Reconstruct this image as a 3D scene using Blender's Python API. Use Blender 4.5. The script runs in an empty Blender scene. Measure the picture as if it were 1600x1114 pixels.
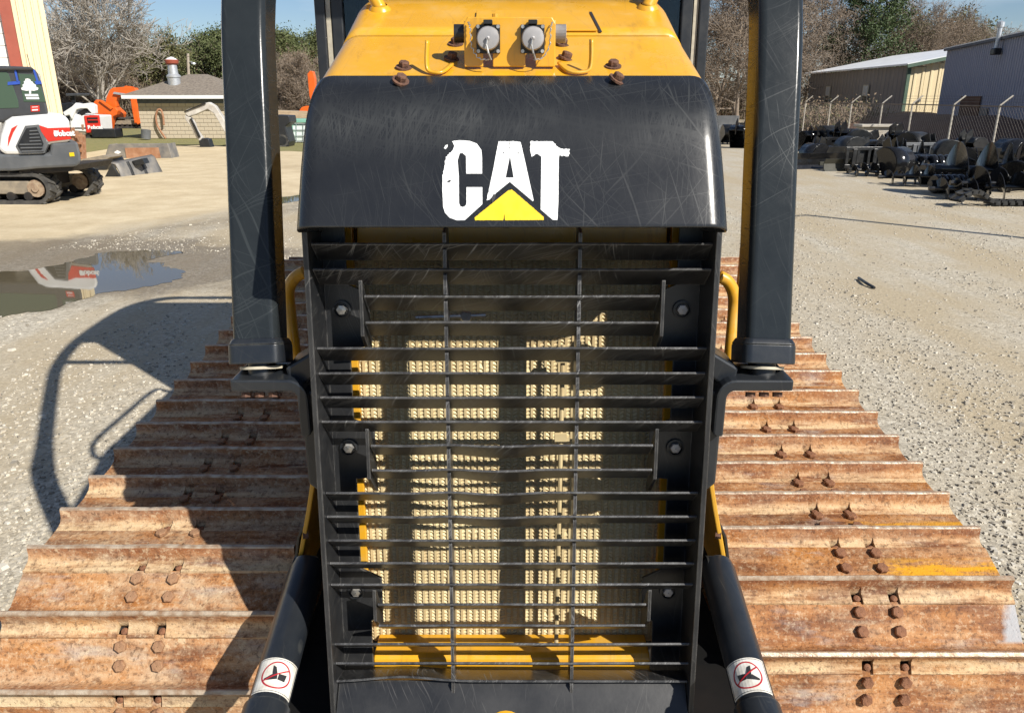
import bpy, bmesh, math, random
from math import sin, cos, tan, atan, pi, radians, sqrt
from mathutils import Vector, Matrix, noise as mnoise
import numpy as np

S = bpy.context.scene
COL = S.collection
rnd = random.Random(7)
V = Vector

# ------------------------------------------------------------------ camera
CAM_H, PITCH, F = 2.0, radians(18.7), 1200.0
cam_d = bpy.data.cameras.new('camera')
cam_d.sensor_width = 36.0
cam_d.lens = F / 1600.0 * 36.0
cam_d.clip_start, cam_d.clip_end = 0.05, 2000
cam = bpy.data.objects.new('camera', cam_d)
COL.objects.link(cam)
cam.location = (0, 0, CAM_H)
cam.rotation_euler = (radians(90) - PITCH, 0, 0)
S.camera = cam
# ------------------------------------------------------------------ sky
SUN_EL, SUN_AZ = radians(38), radians(134)      # azimuth clockwise from +Y
world = bpy.data.worlds.new('World')
S.world = world
world.use_nodes = True
wt = world.node_tree
wt.nodes.clear()
wo = wt.nodes.new('ShaderNodeOutputWorld')
bg = wt.nodes.new('ShaderNodeBackground')
sky = wt.nodes.new('ShaderNodeTexSky')
sky.sky_type = 'NISHITA'
sky.sun_disc = False
sky.sun_elevation = SUN_EL
sky.sun_rotation = SUN_AZ
sky.altitude = 50
sky.air_density, sky.dust_density, sky.ozone_density = 1.0, 0.12, 3.0
bg.inputs['Strength'].default_value = 0.052
tc = wt.nodes.new('ShaderNodeTexCoord')
mp = wt.nodes.new('ShaderNodeMapping')
mp.inputs['Scale'].default_value = (2.2, 2.2, 9.0)
cn = wt.nodes.new('ShaderNodeTexNoise')
cn.inputs['Scale'].default_value = 1.6
cn.inputs['Detail'].default_value = 7
cr = wt.nodes.new('ShaderNodeMapRange')
cr.inputs['From Min'].default_value = 0.47
cr.inputs['From Max'].default_value = 0.78
cr.inputs['To Max'].default_value = 0.48
cm = wt.nodes.new('ShaderNodeMixRGB')
cm.inputs['Color2'].default_value = (13.0, 13.8, 14.6, 1)
wt.links.new(tc.outputs['Generated'], mp.inputs['Vector'])
wt.links.new(mp.outputs[0], cn.inputs['Vector'])
wt.links.new(cn.outputs['Fac'], cr.inputs['Value'])
wt.links.new(cr.outputs[0], cm.inputs['Fac'])
tint = wt.nodes.new('ShaderNodeMixRGB')
tint.blend_type = 'MULTIPLY'
tint.inputs['Fac'].default_value = 1
tint.inputs['Color2'].default_value = (1.05, 1.11, 1.24, 1)
wt.links.new(sky.outputs[0], tint.inputs['Color1'])
wt.links.new(tint.outputs[0], cm.inputs['Color1'])
wt.links.new(cm.outputs[0], bg.inputs['Color'])
wt.links.new(bg.outputs[0], wo.inputs['Surface'])
# ------------------------------------------------------------------ sun
sun_d = bpy.data.lights.new('sun', 'SUN')
sun_d.energy = 5.0
sun_d.angle = radians(0.53)
sun_d.color = (1.0, 0.945, 0.86)
sun = bpy.data.objects.new('sun', sun_d)
COL.objects.link(sun)
SUN_DIR = V((sin(SUN_AZ) * cos(SUN_EL), cos(SUN_AZ) * cos(SUN_EL), sin(SUN_EL)))
sun.rotation_euler = SUN_DIR.to_track_quat('Z', 'Y').to_euler()
sun.location = SUN_DIR * 30
# ------------------------------------------------------------------ exposure
S.view_settings.view_transform = 'Standard'
S.view_settings.look = 'None'
S.view_settings.gamma = 1
S.view_settings.use_curve_mapping = False
S.view_settings.exposure = 0.52


# ================================================================== measuring helpers
def ray(px, py):
    u, v = (px - 800.0) / F, (557.0 - py) / F
    return V((u, cos(PITCH) + v * sin(PITCH), -sin(PITCH) + v * cos(PITCH)))


def W(px, py, Y):
    """point of the place at forward distance Y"""
    d = ray(px, py)
    return V((0, 0, CAM_H)) + d * (Y / d.y)


def G(px, py, z=0.0):
    """point of the place at height z"""
    d = ray(px, py)
    return V((0, 0, CAM_H)) + d * ((z - CAM_H) / d.z)


def on_plane(px, py, p0, n):
    d = ray(px, py)
    o = V((0, 0, CAM_H))
    return o + d * ((p0 - o).dot(n) / d.dot(n))


# ================================================================== material helpers
class NT:
    def __init__(s, name):
        s.m = bpy.data.materials.new(name)
        s.m.use_nodes = True
        s.t = s.m.node_tree
        s.b = s.t.nodes['Principled BSDF']
        s.out = s.t.nodes['Material Output']
        s._tc = None

    def n(s, typ, **kw):
        nd = s.t.nodes.new('ShaderNode' + typ)
        for k, v in kw.items():
            setattr(nd, k, v)
        return nd

    def link(s, a, b):
        s.t.links.new(a, b)

    def obj(s):
        if s._tc is None:
            s._tc = s.n('TexCoord').outputs['Object']
        return s._tc

    def set(s, sock, v):
        if hasattr(v, 'is_output') or isinstance(v, bpy.types.NodeSocket):
            s.link(v, sock)
        elif isinstance(v, (tuple, list)) and len(v) == 3 and sock.type == 'RGBA':
            sock.default_value = (*v, 1)
        else:
            sock.default_value = v

    def map(s, vec, scale=(1, 1, 1), rot=(0, 0, 0), loc=(0, 0, 0)):
        nd = s.n('Mapping')
        s.set(nd.inputs['Vector'], vec)
        nd.inputs['Scale'].default_value = scale
        nd.inputs['Rotation'].default_value = rot
        s.set(nd.inputs['Location'], loc)
        return nd.outputs[0]

    def noise(s, vec, scale, detail=4, rough=.55, dist=0.0):
        nd = s.n('TexNoise')
        s.set(nd.inputs['Vector'], vec)
        nd.inputs['Scale'].default_value = scale
        nd.inputs['Detail'].default_value = detail
        nd.inputs['Roughness'].default_value = rough
        nd.inputs['Distortion'].default_value = dist
        return nd.outputs['Fac']

    def vor(s, vec, scale, feature='F1', out='Distance', rnd_=1.0):
        nd = s.n('TexVoronoi', feature=feature)
        s.set(nd.inputs['Vector'], vec)
        nd.inputs['Scale'].default_value = scale
        nd.inputs['Randomness'].default_value = rnd_
        return nd.outputs[out]

    def rng(s, v, a, b, c=0.0, d=1.0):
        nd = s.n('MapRange')
        s.set(nd.inputs['Value'], v)
        for k, x in (('From Min', a), ('From Max', b), ('To Min', c), ('To Max', d)):
            nd.inputs[k].default_value = x
        return nd.outputs[0]

    def mix(s, f, a, b, mode='MIX'):
        nd = s.n('MixRGB', blend_type=mode)
        s.set(nd.inputs['Fac'], f)
        s.set(nd.inputs['Color1'], a)
        s.set(nd.inputs['Color2'], b)
        return nd.outputs[0]

    def math(s, op, a, b=0.0, c=None):
        nd = s.n('Math', operation=op)
        s.set(nd.inputs[0], a)
        s.set(nd.inputs[1], b)
        if c is not None:
            s.set(nd.inputs[2], c)
        return nd.outputs[0]

    def ramp(s, f, stops):
        nd = s.n('ValToRGB')
        el = nd.color_ramp.elements
        while len(el) < len(stops):
            el.new(0.5)
        for e, (p, c) in zip(el, stops):
            e.position = p
            e.color = (*c, 1)
        s.set(nd.inputs[0], f)
        return nd.outputs[0]

    def bump(s, h, strength=.3, dist=.01, normal=None):
        nd = s.n('Bump')
        s.set(nd.inputs['Height'], h)
        nd.inputs['Strength'].default_value = strength
        nd.inputs['Distance'].default_value = dist
        if normal is not None:
            s.link(normal, nd.inputs['Normal'])
        return nd.outputs[0]

    def done(s, color=None, rough=None, metal=None, normal=None, spec=None, coat=None):
        b = s.b.inputs
        if color is not None:
            s.set(b['Base Color'], color)
        if rough is not None:
            s.set(b['Roughness'], rough)
        if metal is not None:
            s.set(b['Metallic'], metal)
        if normal is not None:
            s.link(normal, b['Normal'])
        if spec is not None:
            s.set(b['Specular IOR Level'], spec)
        if coat is not None:
            b['Coat Weight'].default_value = coat
            b['Coat Roughness'].default_value = .15
        return s.m


def simple(name, c1, c2=None, scale=6.0, rough=.6, metal=0.0, bump=0.0, bscale=40.0, spec=None, rvar=.1, coat=None):
    t = NT(name)
    c2 = c2 or tuple(x * .7 for x in c1)
    o = t.obj()
    n = t.noise(o, scale, 5)
    col = t.mix(t.rng(n, .35, .68), c1, c2)
    nn = None
    if bump:
        nn = t.bump(t.noise(o, bscale, 4), bump, .01)
    r = t.rng(t.noise(o, scale * 3, 4), .3, .7, rough - rvar, rough + rvar)
    return t.done(col, r, metal, nn, spec, coat)


def scratch_mask(t, o, layers, along=1.2, across=330.0, thr=.66, seed=0):
    """thin random scratches lying in the x-z plane of the object"""
    r = random.Random(seed)
    tot = None
    wob = t.n('TexNoise')
    t.set(wob.inputs['Vector'], o)
    wob.inputs['Scale'].default_value = 3.5
    wob.inputs['Detail'].default_value = 1
    for i in range(layers):
        ang = r.uniform(0, pi)
        mv = t.n('VectorMath', operation='MULTIPLY_ADD')
        t.link(wob.outputs['Color'], mv.inputs[0])
        k = r.uniform(.03, .14)
        mv.inputs[1].default_value = (k, k, k)
        t.link(o, mv.inputs[2])
        rot = t.map(mv.outputs[0], (1, 1, 1), (0, ang, 0), (r.uniform(0, 9), r.uniform(0, 9), r.uniform(0, 9)))
        st = t.map(rot, (along * r.uniform(.7, 1.8), 8, across * r.uniform(.6, 1.3)))
        n = t.noise(st, 1.0, 1.0, .5)
        m = t.math('MULTIPLY', t.rng(n, thr + r.uniform(-.01, .03), thr + .07), r.uniform(.35, 1.0))
        tot = m if tot is None else t.math('MAXIMUM', tot, m)
    return tot


def black_paint(name, base=(.011, .014, .019), scr=(.13, .135, .13), layers=6, dens=.66, haze=.02, rough=.34, edge=True, amount=.75, nose=False, spec=.5):
    t = NT(name)
    o = t.obj()
    sc = scratch_mask(t, o, layers, thr=dens, seed=hash(name) % 97 if False else sum(map(ord, name)))
    area = t.rng(t.noise(o, 4.5, 4), .32, .62)
    sc = t.math('MULTIPLY', sc, t.math('MULTIPLY', area, amount))
    fine = scratch_mask(t, o, 3, along=3.0, across=420.0, thr=.63, seed=5)
    fine = t.math('MULTIPLY', fine, t.math('MULTIPLY', t.rng(t.noise(o, 7.0, 4), .38, .7), amount * .75))
    hz = t.math('MULTIPLY', t.rng(t.noise(o, 9.0, 8, .65), .35, .8), haze / .13)
    f = t.math('MAXIMUM', t.math('MAXIMUM', sc, fine), hz)
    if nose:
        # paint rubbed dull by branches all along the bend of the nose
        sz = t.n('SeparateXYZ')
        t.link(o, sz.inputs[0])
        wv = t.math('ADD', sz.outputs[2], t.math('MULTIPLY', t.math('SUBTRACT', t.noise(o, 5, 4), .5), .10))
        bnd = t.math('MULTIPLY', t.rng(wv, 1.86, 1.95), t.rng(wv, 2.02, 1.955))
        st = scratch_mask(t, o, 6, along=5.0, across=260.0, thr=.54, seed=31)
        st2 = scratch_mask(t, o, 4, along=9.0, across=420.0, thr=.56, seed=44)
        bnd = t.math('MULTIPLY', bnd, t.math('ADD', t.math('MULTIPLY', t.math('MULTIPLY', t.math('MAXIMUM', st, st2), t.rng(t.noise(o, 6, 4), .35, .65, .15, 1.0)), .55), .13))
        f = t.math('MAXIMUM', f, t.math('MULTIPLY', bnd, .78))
    if edge:
        bv = t.n('Bevel')
        bv.samples = 4
        bv.inputs['Radius'].default_value = .006
        ge = t.n('NewGeometry')
        dp = t.n('VectorMath', operation='DOT_PRODUCT')
        t.link(bv.outputs[0], dp.inputs[0])
        t.link(ge.outputs['Normal'], dp.inputs[1])
        ed = t.rng(dp.outputs['Value'], .97, .80)
        ed = t.math('MULTIPLY', ed, t.rng(t.noise(o, 35, 4), .35, .62, .15, .9))
        f = t.math('MAXIMUM', f, ed)
    col = t.mix(f, base, scr)
    r = t.rng(f, 0, 1, rough, .62)
    nn = t.bump(t.noise(o, 60, 3), .05, .004)
    return t.done(col, r, 0.0, nn, spec)


def make_rust(name, dusty):
    t = NT(name)
    o = t.obj()
    oi = t.n('ObjectInfo')
    off = t.n('VectorMath', operation='SCALE')
    cx = t.n('CombineXYZ')
    for i in range(3):
        t.link(oi.outputs['Random'], cx.inputs[i])
    t.link(cx.outputs[0], off.inputs[0])
    off.inputs['Scale'].default_value = 37.0
    ad = t.n('VectorMath', operation='ADD')
    t.link(o, ad.inputs[0])
    t.link(off.outputs[0], ad.inputs[1])
    p = ad.outputs[0]
    big = t.noise(p, 4.5, 7, .62, .4)
    strk = t.noise(t.map(p, (4, 34, 34)), 1.0, 6, .65)
    fine = t.noise(p, 75, 4, .7)
    pits = t.vor(p, 95, 'F1')
    base = t.ramp(t.math('ADD', t.math('MULTIPLY', big, .45), t.math('MULTIPLY', strk, .55)),
                  [(.30, (.075, .030, .016)), (.42, (.19, .072, .026)), (.51, (.34, .150, .055)),
                   (.60, (.44, .225, .095)), (.74, (.54, .36, .19))])
    # orange bloom
    base = t.mix(t.math('MULTIPLY', t.rng(t.noise(p, 3.0, 5), .52, .70), .6), base, (.42, .17, .03))
    # grey bare steel smears
    base = t.mix(t.math('MULTIPLY', t.rng(t.noise(t.map(p, (2.5, 9, 9)), 1.6, 6, .65), .56, .70), .65), base, (.30, .275, .26))
    # dust
    dm = t.math('MULTIPLY', t.rng(t.noise(t.map(p, (.45, 1, 1)), 12, 8, .72), .50 - .08 * dusty, .66), .20 + .42 * dusty)
    base = t.mix(dm, base, (.53, .43, .29))
    # dark pits
    sp = t.noise(p, 46, 5, .72)
    sxz = t.n('SeparateXYZ')
    t.link(o, sxz.inputs[0])
    # grouser faces: red brown towards the tip, packed pale dust in the fillet
    zt = t.rng(sxz.outputs[2], .012, .045)
    onf = t.rng(sxz.outputs[1], -.030, -.045)
    base = t.mix(t.math('MULTIPLY', t.math('MULTIPLY', zt, onf), .55), base, (.20, .072, .032))
    fil = t.math('MULTIPLY', t.rng(sxz.outputs[2], .022, .004), t.math('MULTIPLY', t.rng(sxz.outputs[1], -.055, -.066), t.rng(strk, .38, .58)))
    base = t.mix(t.math('MULTIPLY', fil, .7), base, (.60, .47, .28))
    patchy = t.rng(t.noise(p, 7, 4, .6), .36, .62)
    base = t.mix(t.math('MULTIPLY', t.rng(sp, .54, .64), t.math('MULTIPLY', patchy, .60)), base, (.085, .034, .018))
    base = t.mix(t.math('MULTIPLY', t.rng(sp, .46, .38), t.math('MULTIPLY', t.math('SUBTRACT', 1.1, patchy), .26 + .26 * dusty)), base, (.62, .50, .32))
    base = t.mix(t.math('MULTIPLY', t.rng(fine, .55, .63), .55), base, (.06, .028, .016))
    base = t.mix(t.math('MULTIPLY', t.rng(fine, .44, .37), .35), base, (.60, .48, .32))
    sx = t.n('SeparateXYZ')
    t.link(o, sx.inputs[0])
    # old yellow paint, grey paint (flagged per object)
    oc = t.n('SeparateColor')
    t.link(oi.outputs['Color'], oc.inputs[0])
    yel = t.math('MULTIPLY', t.math('SUBTRACT', 1.0, oc.outputs[0]), t.rng(sx.outputs[0], .02, .10))
    yel = t.math('MULTIPLY', yel, t.rng(t.math('ADD', strk, t.math('MULTIPLY', fine, .3)),   .60, .74, 1.0, 0.0))
    yel = t.math('MULTIPLY', yel, t.math('MULTIPLY', t.rng(sx.outputs[1], .05, .03), t.rng(sx.outputs[1], -.024, -.016)))
    base = t.mix(yel, base, (.62, .30, .015))
    gry = t.math('MULTIPLY', t.math('MULTIPLY', t.math('SUBTRACT', 1.0, oc.outputs[1]), t.rng(sx.outputs[1], -.024, -.016)), t.rng(t.math('ADD', sx.outputs[0], t.math('MULTIPLY', big, .6)), .60, .66))
    base = t.mix(t.math('MULTIPLY', gry, .9), base, (.36, .37, .38))
    h = t.math('ADD', t.math('MULTIPLY', fine, .6), t.math('MULTIPLY', t.noise(p, 24, 5), .8))
    h = t.math('ADD', h, t.math('MULTIPLY', t.rng(pits, 0, .35), .35))
    nn = t.bump(h, .55, .006)
    return t.done(base, t.rng(big, .3, .7, .62, .88), 0.0, nn, .3)


M = {}
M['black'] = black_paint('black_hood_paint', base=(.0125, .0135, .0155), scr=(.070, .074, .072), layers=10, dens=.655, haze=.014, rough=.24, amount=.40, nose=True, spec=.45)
M['post'] = black_paint('black_post_paint', base=(.016, .0195, .022), scr=(.055, .064, .068), layers=10, dens=.655, haze=.024, rough=.17, amount=.46, spec=.24)
M['guard'] = black_paint('black_guard_paint', base=(.010, .011, .013), scr=(.17, .165, .155), layers=3, dens=.69, haze=.018, rough=.36, amount=.5)
M['slat'] = black_paint('black_slat_paint', base=(.010, .010, .011), scr=(.20, .20, .20), layers=4, dens=.64, haze=.028, rough=.33, amount=1.0)
M['cyl'] = black_paint('black_cylinder_paint', scr=(.09, .09, .08), layers=4, dens=.68, haze=.022, rough=.30, amount=.4)
M['black_plain'] = simple('black_paint_plain', (.010, .012, .016), (.02, .022, .024), 8, .4)
M['dark'] = simple('dark_dirty_steel', (.012, .011, .011), (.03, .024, .02), 5, .7)
def yellow_mat():
    t = NT('yellow_paint')
    o = t.obj()
    c = t.mix(t.rng(t.noise(o, 3, 5), .35, .68), (.68, .355, .020), (.61, .305, .017))
    dust = t.math('MULTIPLY', t.rng(t.noise(o, 13, 9, .72), .48, .70), .38)
    c = t.mix(dust, c, (.50, .36, .15))
    grime = t.math('MULTIPLY', t.rng(t.noise(t.map(o, (30, 7, 5)), 1.0, 6, .7), .58, .72), .45)
    c = t.mix(grime, c, (.25, .13, .03))
    sc_ = t.math('MULTIPLY', scratch_mask(t, t.map(o, (1, 1, 1), (radians(68), 0, 0)), 3, along=2.0, across=240.0, thr=.69, seed=9), .5)
    c = t.mix(sc_, c, (.40, .22, .05))
    r = t.math('ADD', t.rng(t.noise(o, 8, 5), .3, .7, .24, .38), t.math('MULTIPLY', dust, .5))
    return t.done(c, r, 0, t.bump(t.noise(o, 9, 3), .035, .012), None, .25)


M['yellow'] = yellow_mat()
M['pit'] = simple('near_black_steel', (.006, .006, .006), (.012, .010, .009), 6, .8, 0, 0, 40, .15)  # near-black steel for the push arms, darker than the frame steel
M['yellow_dull'] = simple('yellow_paint_dusty', (.60, .31, .02), (.50, .27, .03), 8, .45, 0, .05, 40)
M['rust'] = make_rust('rusty_track_steel', 0.15)
M['rust_dust'] = make_rust('dusty_rusty_track_steel', 0.85)
M['tip'] = simple('worn_grouser_steel', (.50, .42, .32), (.27, .16, .09), 30, .45, .25, .3, 90)
M['bolt'] = simple('rusty_bolt', (.15, .072, .042), (.075, .038, .026), 60, .8, 0, .5, 120)
M['tbolt'] = simple('rusty_track_bolt', (.25, .11, .05), (.13, .055, .03), 50, .85, 0, .5, 110)
M['steel'] = simple('bright_steel', (.62, .61, .58), (.40, .38, .35), 40, .35, .7)
M['zinc'] = simple('grey_cast_cap', (.40, .39, .385), (.33, .32, .32), 30, .5, .35)
M['cream'] = simple('cream_radiator_paint', (.56, .46, .26), (.42, .32, .17), 14, .75, 0, 0, 40, .15)
M['fin'] = simple('cream_radiator_fin', (.70, .61, .38), (.54, .43, .25), 6, .75, 0, 0, 40, .15)
M['core'] = simple('radiator_core_dark', (.030, .021, .012), (.02, .014, .009), 18, .8)
M['washer'] = simple('tan_washer', (.47, .43, .33), (.35, .31, .24), 40, .6)
M['white_ink'] = simple('white_vinyl', (.82, .83, .82), (.76, .77, .76), 30, .45)
M['yellow_ink'] = simple('yellow_vinyl', (.80, .56, .01), (.72, .47, .01), 12, .45)
M['red_ink'] = simple('red_vinyl', (.42, .02, .03), (.36, .02, .03), 12, .45)
M['black_ink'] = simple('black_vinyl', (.02, .02, .022), (.03, .03, .03), 12, .5)
M['label'] = simple('worn_white_label', (.74, .72, .66), (.56, .52, .44), 38, .5)
M['white'] = simple('white_machine_paint', (.80, .80, .79), (.70, .70, .68), 2, .35)
M['red'] = simple('red_machine_paint', (.62, .035, .02), (.52, .03, .02), 4, .4)
M['orange'] = simple('orange_machine_paint', (.72, .125, .012), (.62, .10, .012), 3, .42)
M['dirty_white'] = simple('dirty_white_paint', (.56, .54, .50), (.34, .32, .29), 3, .5)
M['grey'] = simple('grey_machine_paint', (.085, .092, .10), (.13, .135, .14), 3, .5)
M['cabgrey'] = simple('dark_cab_paint', (.045, .048, .054), (.06, .064, .07), 3, .45)
M['rubber'] = simple('black_rubber', (.035, .034, .033), (.085, .08, .07), 6, .8, 0, .3, 30)
M['dirtymetal'] = simple('dirty_metal', (.20, .17, .13), (.30, .25, .18), 8, .7)
M['creamrust'] = simple('muddy_wheel_steel', (.36, .28, .19), (.22, .14, .09), 14, .8)
M['blue_tape'] = simple('blue_tape', (.03, .09, .45), (.03, .08, .38), 12, .6)
M['bucketgrey'] = simple('worn_grey_bucket_steel', (.13, .13, .13), (.24, .22, .19), 4, .6, .1, .2, 20)
M['rustplate'] = simple('rust_brown_plate', (.26, .12, .06), (.36, .20, .12), 5, .8)
M['gloss'] = simple('gloss_black_paint', (.009, .009, .010), (.016, .016, .016), 4, .16, 0, 0, 40, None, .05)
M['satin'] = simple('satin_black_paint', (.013, .0135, .014), (.026, .026, .025), 4, .36)
M['olive'] = simple('olive_grey_paint', (.040, .040, .030), (.06, .058, .045), 4, .5)
M['bark'] = simple('pale_bark', (.36, .33, .29), (.22, .195, .16), 5, .85)
M['twig'] = simple('brown_twig', (.175, .135, .10), (.25, .205, .16), 3, .9)
M['dead'] = simple('dry_brown_leaf', (.17, .115, .07), (.24, .18, .12), .6, .9)
M['leaf_olive'] = simple('olive_leaf', (.085, .09, .03), (.12, .115, .045), .6, .75)
M['leaf_green'] = simple('dark_green_leaf', (.030, .055, .014), (.060, .090, .022), .7, .65)
M['pine'] = simple('pine_needles', (.07, .09, .028), (.10, .115, .04), .6, .75)
M['cream_wall'] = simple('cream_metal_siding', (.72, .60, .38), (.68, .57, .36), .8, .45)
M['white_wall'] = simple('white_metal_siding', (.78, .77, .73), (.74, .73, .69), .8, .45)
M['trim_red'] = simple('rust_red_trim', (.30, .065, .035), (.25, .055, .03), 2, .5)
M['brown_wall'] = simple('grey_brown_siding', (.20, .175, .155), (.17, .15, .135), .5, .55)
M['blue_wall'] = simple('blue_grey_siding', (.27, .285, .36), (.24, .255, .33), .5, .5)
M['roof_white'] = simple('white_metal_roof', (.76, .77, .78), (.68, .69, .70), .5, .4)
M['green_trim'] = simple('green_trim', (.08, .13, .09), (.06, .10, .07), 2, .5)
M['block'] = simple('concrete_block', (.50, .44, .34), (.40, .34, .25), 1.2, .9, 0, .3, 30)
M['mortar'] = simple('mortar', (.34, .29, .22), (.28, .24, .19), 4, .95)
M['white_trim'] = simple('white_trim', (.80, .80, .79), (.74, .74, .72), 2, .5)
M['soffit'] = simple('dark_blue_grey_board', (.09, .10, .12), (.07, .08, .10), 2, .7)
M['galv'] = simple('galvanised_steel', (.50, .52, .54), (.40, .42, .44), 8, .4, .5)
M['wood'] = simple('weathered_wood', (.42, .33, .22), (.34, .26, .17), 4, .85)
M['pole'] = simple('grey_pole_wood', (.36, .31, .25), (.28, .24, .2), 4, .9)
M['clay'] = simple('red_brown_clay', (.085, .042, .026), (.12, .06, .035), .9, .95, 0, .4, 3)
M['tank'] = simple('white_tank_plastic', (.66, .70, .68), (.58, .63, .60), 2, .5)
M['mint'] = simple('mint_green_plastic', (.20, .42, .33), (.17, .36, .28), 2, .5)
M['glass'] = NT('dark_glass').done((.02, .03, .028), .05, 0.0)
M['fencewire'] = simple('dull_fence_wire', (.13, .115, .10), (.17, .15, .13), 3, .7)
M['fencepost'] = simple('pale_fence_post', (.46, .43, .37), (.36, .32, .26), 3, .7)
M['stone'] = simple('pale_gravel_stone', (.44, .405, .345), (.29, .265, .225), 1.7, .9)


def clearglass():
    t = NT('thin_cab_glass')
    tr = t.n('BsdfTransparent')
    tr.inputs[0].default_value = (.80, .86, .84, 1)
    gl = t.n('BsdfGlossy')
    gl.inputs['Roughness'].default_value = .02
    mx = t.n('MixShader')
    fr = t.n('Fresnel')
    fr.inputs[0].default_value = 1.5
    t.link(fr.outputs[0], mx.inputs[0])
    t.link(tr.outputs[0], mx.inputs[1])
    t.link(gl.outputs[0], mx.inputs[2])
    t.link(mx.outputs[0], t.out.inputs['Surface'])
    return t.m


M['clear'] = clearglass()


def greenglass():
    t = NT('green_tinted_glass')
    return t.done((.06, .10, .07), .06, 0.0)


M['greenglass'] = greenglass()


# ================================================================== mesh helpers
class MB:
    def __init__(s):
        s.v, s.f, s.mi = [], [], []
        s.cur = 0

    def add(s, verts, faces):
        b = len(s.v)
        s.v.extend([tuple(p) for p in verts])
        for f in faces:
            s.f.append(tuple(b + i for i in f))
            s.mi.append(s.cur)
        return s

    def box(s, c, size, mat=None):
        x, y, z = (k / 2 for k in size)
        pts = [V((sx * x, sy * y, sz * z)) for sx in (-1, 1) for sy in (-1, 1) for sz in (-1, 1)]
        if mat is not None:
            pts = [mat @ p for p in pts]
        c = V(c)
        return s.add([p + c for p in pts],
                     [(0, 1, 3, 2), (4, 6, 7, 5), (0, 4, 5, 1), (2, 3, 7, 6), (0, 2, 6, 4), (1, 5, 7, 3)])

    def slab(s, poly, ext):
        """closed polygon (3D points) extruded by vector ext"""
        ext = V(ext)
        a = [V(p) for p in poly]
        n = len(a)
        nrm = V((0, 0, 0))
        for i in range(n):
            nrm += a[i].cross(a[(i + 1) % n])
        if nrm.dot(ext) > 0:
            a = a[::-1]
        b = [p + ext for p in a]
        s.add(a + b, [tuple(range(n)), tuple(range(2 * n - 1, n - 1, -1))] +
              [((i + 1) % n, i, n + i, n + (i + 1) % n) for i in range(n)])
        return s

    def sweep(s, pts, sec, xax=None, caps=True):
        """section (list of 2D) swept on a path; xax fixes the section's first axis"""
        pts = [V(p) for p in pts]
        rings = []
        px = None
        for i, p in enumerate(pts):
            t = (pts[min(i + 1, len(pts) - 1)] - pts[max(i - 1, 0)]).normalized()
            if xax is not None:
                a = V(xax)
                a = (a - t * a.dot(t)).normalized()
            else:
                if px is None:
                    r = V((0, 0, 1)) if abs(t.z) < .9 else V((1, 0, 0))
                    a = t.cross(r).normalized()
                else:
                    a = (px - t * px.dot(t)).normalized()
                px = a
            b = t.cross(a)
            rings.append([p + a * u + b * w for (u, w) in sec(i) if True] if callable(sec) else [p + a * u + b * w for u, w in sec])
        n = len(rings[0])
        vs = [q for r in rings for q in r]
        fs = []
        for i in range(len(rings) - 1):
            for j in range(n):
                k = (j + 1) % n
                fs.append((i * n + j, i * n + k, (i + 1) * n + k, (i + 1) * n + j))
        if caps:
            fs.append(tuple(range(n - 1, -1, -1)))
            m = (len(rings) - 1) * n
            fs.append(tuple(m + j for j in range(n)))
        return s.add(vs, fs)

    def tube(s, pts, r, n=8, caps=True):
        if callable(r):
            rr = r
            return s.sweep(pts, lambda i: [(rr(i) * cos(2 * pi * k / n), rr(i) * sin(2 * pi * k / n)) for k in range(n)], None, caps)
        return s.sweep(pts, [(r * cos(2 * pi * k / n), r * sin(2 * pi * k / n)) for k in range(n)], None, caps)

    def cyl(s, a, b, r, n=16, r2=None):
        r2 = r if r2 is None else r2
        return s.tube([a, b], lambda i: r if i == 0 else r2, n)

    def grid(s, rows, closed=False):
        n = len(rows[0])
        vs = [q for r in rows for q in r]
        fs = []
        for i in range(len(rows) - 1):
            for j in range(n if closed else n - 1):
                k = (j + 1) % n
                fs.append((i * n + j, i * n + k, (i + 1) * n + k, (i + 1) * n + j))
        return s.add(vs, fs)

    def lathe(s, prof, n, M4):
        rows = []
        for (r, h) in prof:
            rows.append([M4 @ V((r * cos(2 * pi * k / n), r * sin(2 * pi * k / n), h)) for k in range(n)])
        return s.grid(rows, True)

    def mesh(s, name, mats, smooth=False):
        me = bpy.data.meshes.new(name)
        me.from_pydata(s.v, [], s.f)
        for m in (mats if isinstance(mats, (list, tuple)) else [mats]):
            me.materials.append(m)
        me.polygons.foreach_set('material_index', s.mi)
        if smooth:
            me.polygons.foreach_set('use_smooth', [True] * len(s.f))
        me.update()
        return me

    def build(s, name, mats, parent=None, smooth=False, bevel=0, auto=None):
        o = bpy.data.objects.new(name, s.mesh(name, mats, smooth or auto is not None))
        link(o, parent)
        if auto is not None:
            o.data.set_sharp_from_angle(angle=radians(auto))
        if bevel:
            b = o.modifiers.new('bevel', 'BEVEL')
            b.width = bevel
            b.segments = 2
            b.limit_method = 'ANGLE'
            b.angle_limit = radians(35)
        return o


WL = {}


def link(o, parent=None, world_origin=V((0, 0, 0))):
    COL.objects.link(o)
    if parent is not None:
        o.parent = parent
        o.location = V(world_origin) - WL.get(parent.name, V((0, 0, 0)))
    else:
        o.location = world_origin
    WL[o.name] = V(world_origin)
    return o


def tag(o, label=None, cat=None, group=None, kind=None):
    if label:
        o['label'] = label
    if cat:
        o['category'] = cat
    if group:
        o['group'] = group
    if kind:
        o['kind'] = kind
    return o


def thing(name, label, cat, loc=(0, 0, 0), group=None):
    o = bpy.data.objects.new(name, None)
    o.empty_display_size = .2
    link(o, None, V(loc))
    return tag(o, label, cat, group)


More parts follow.
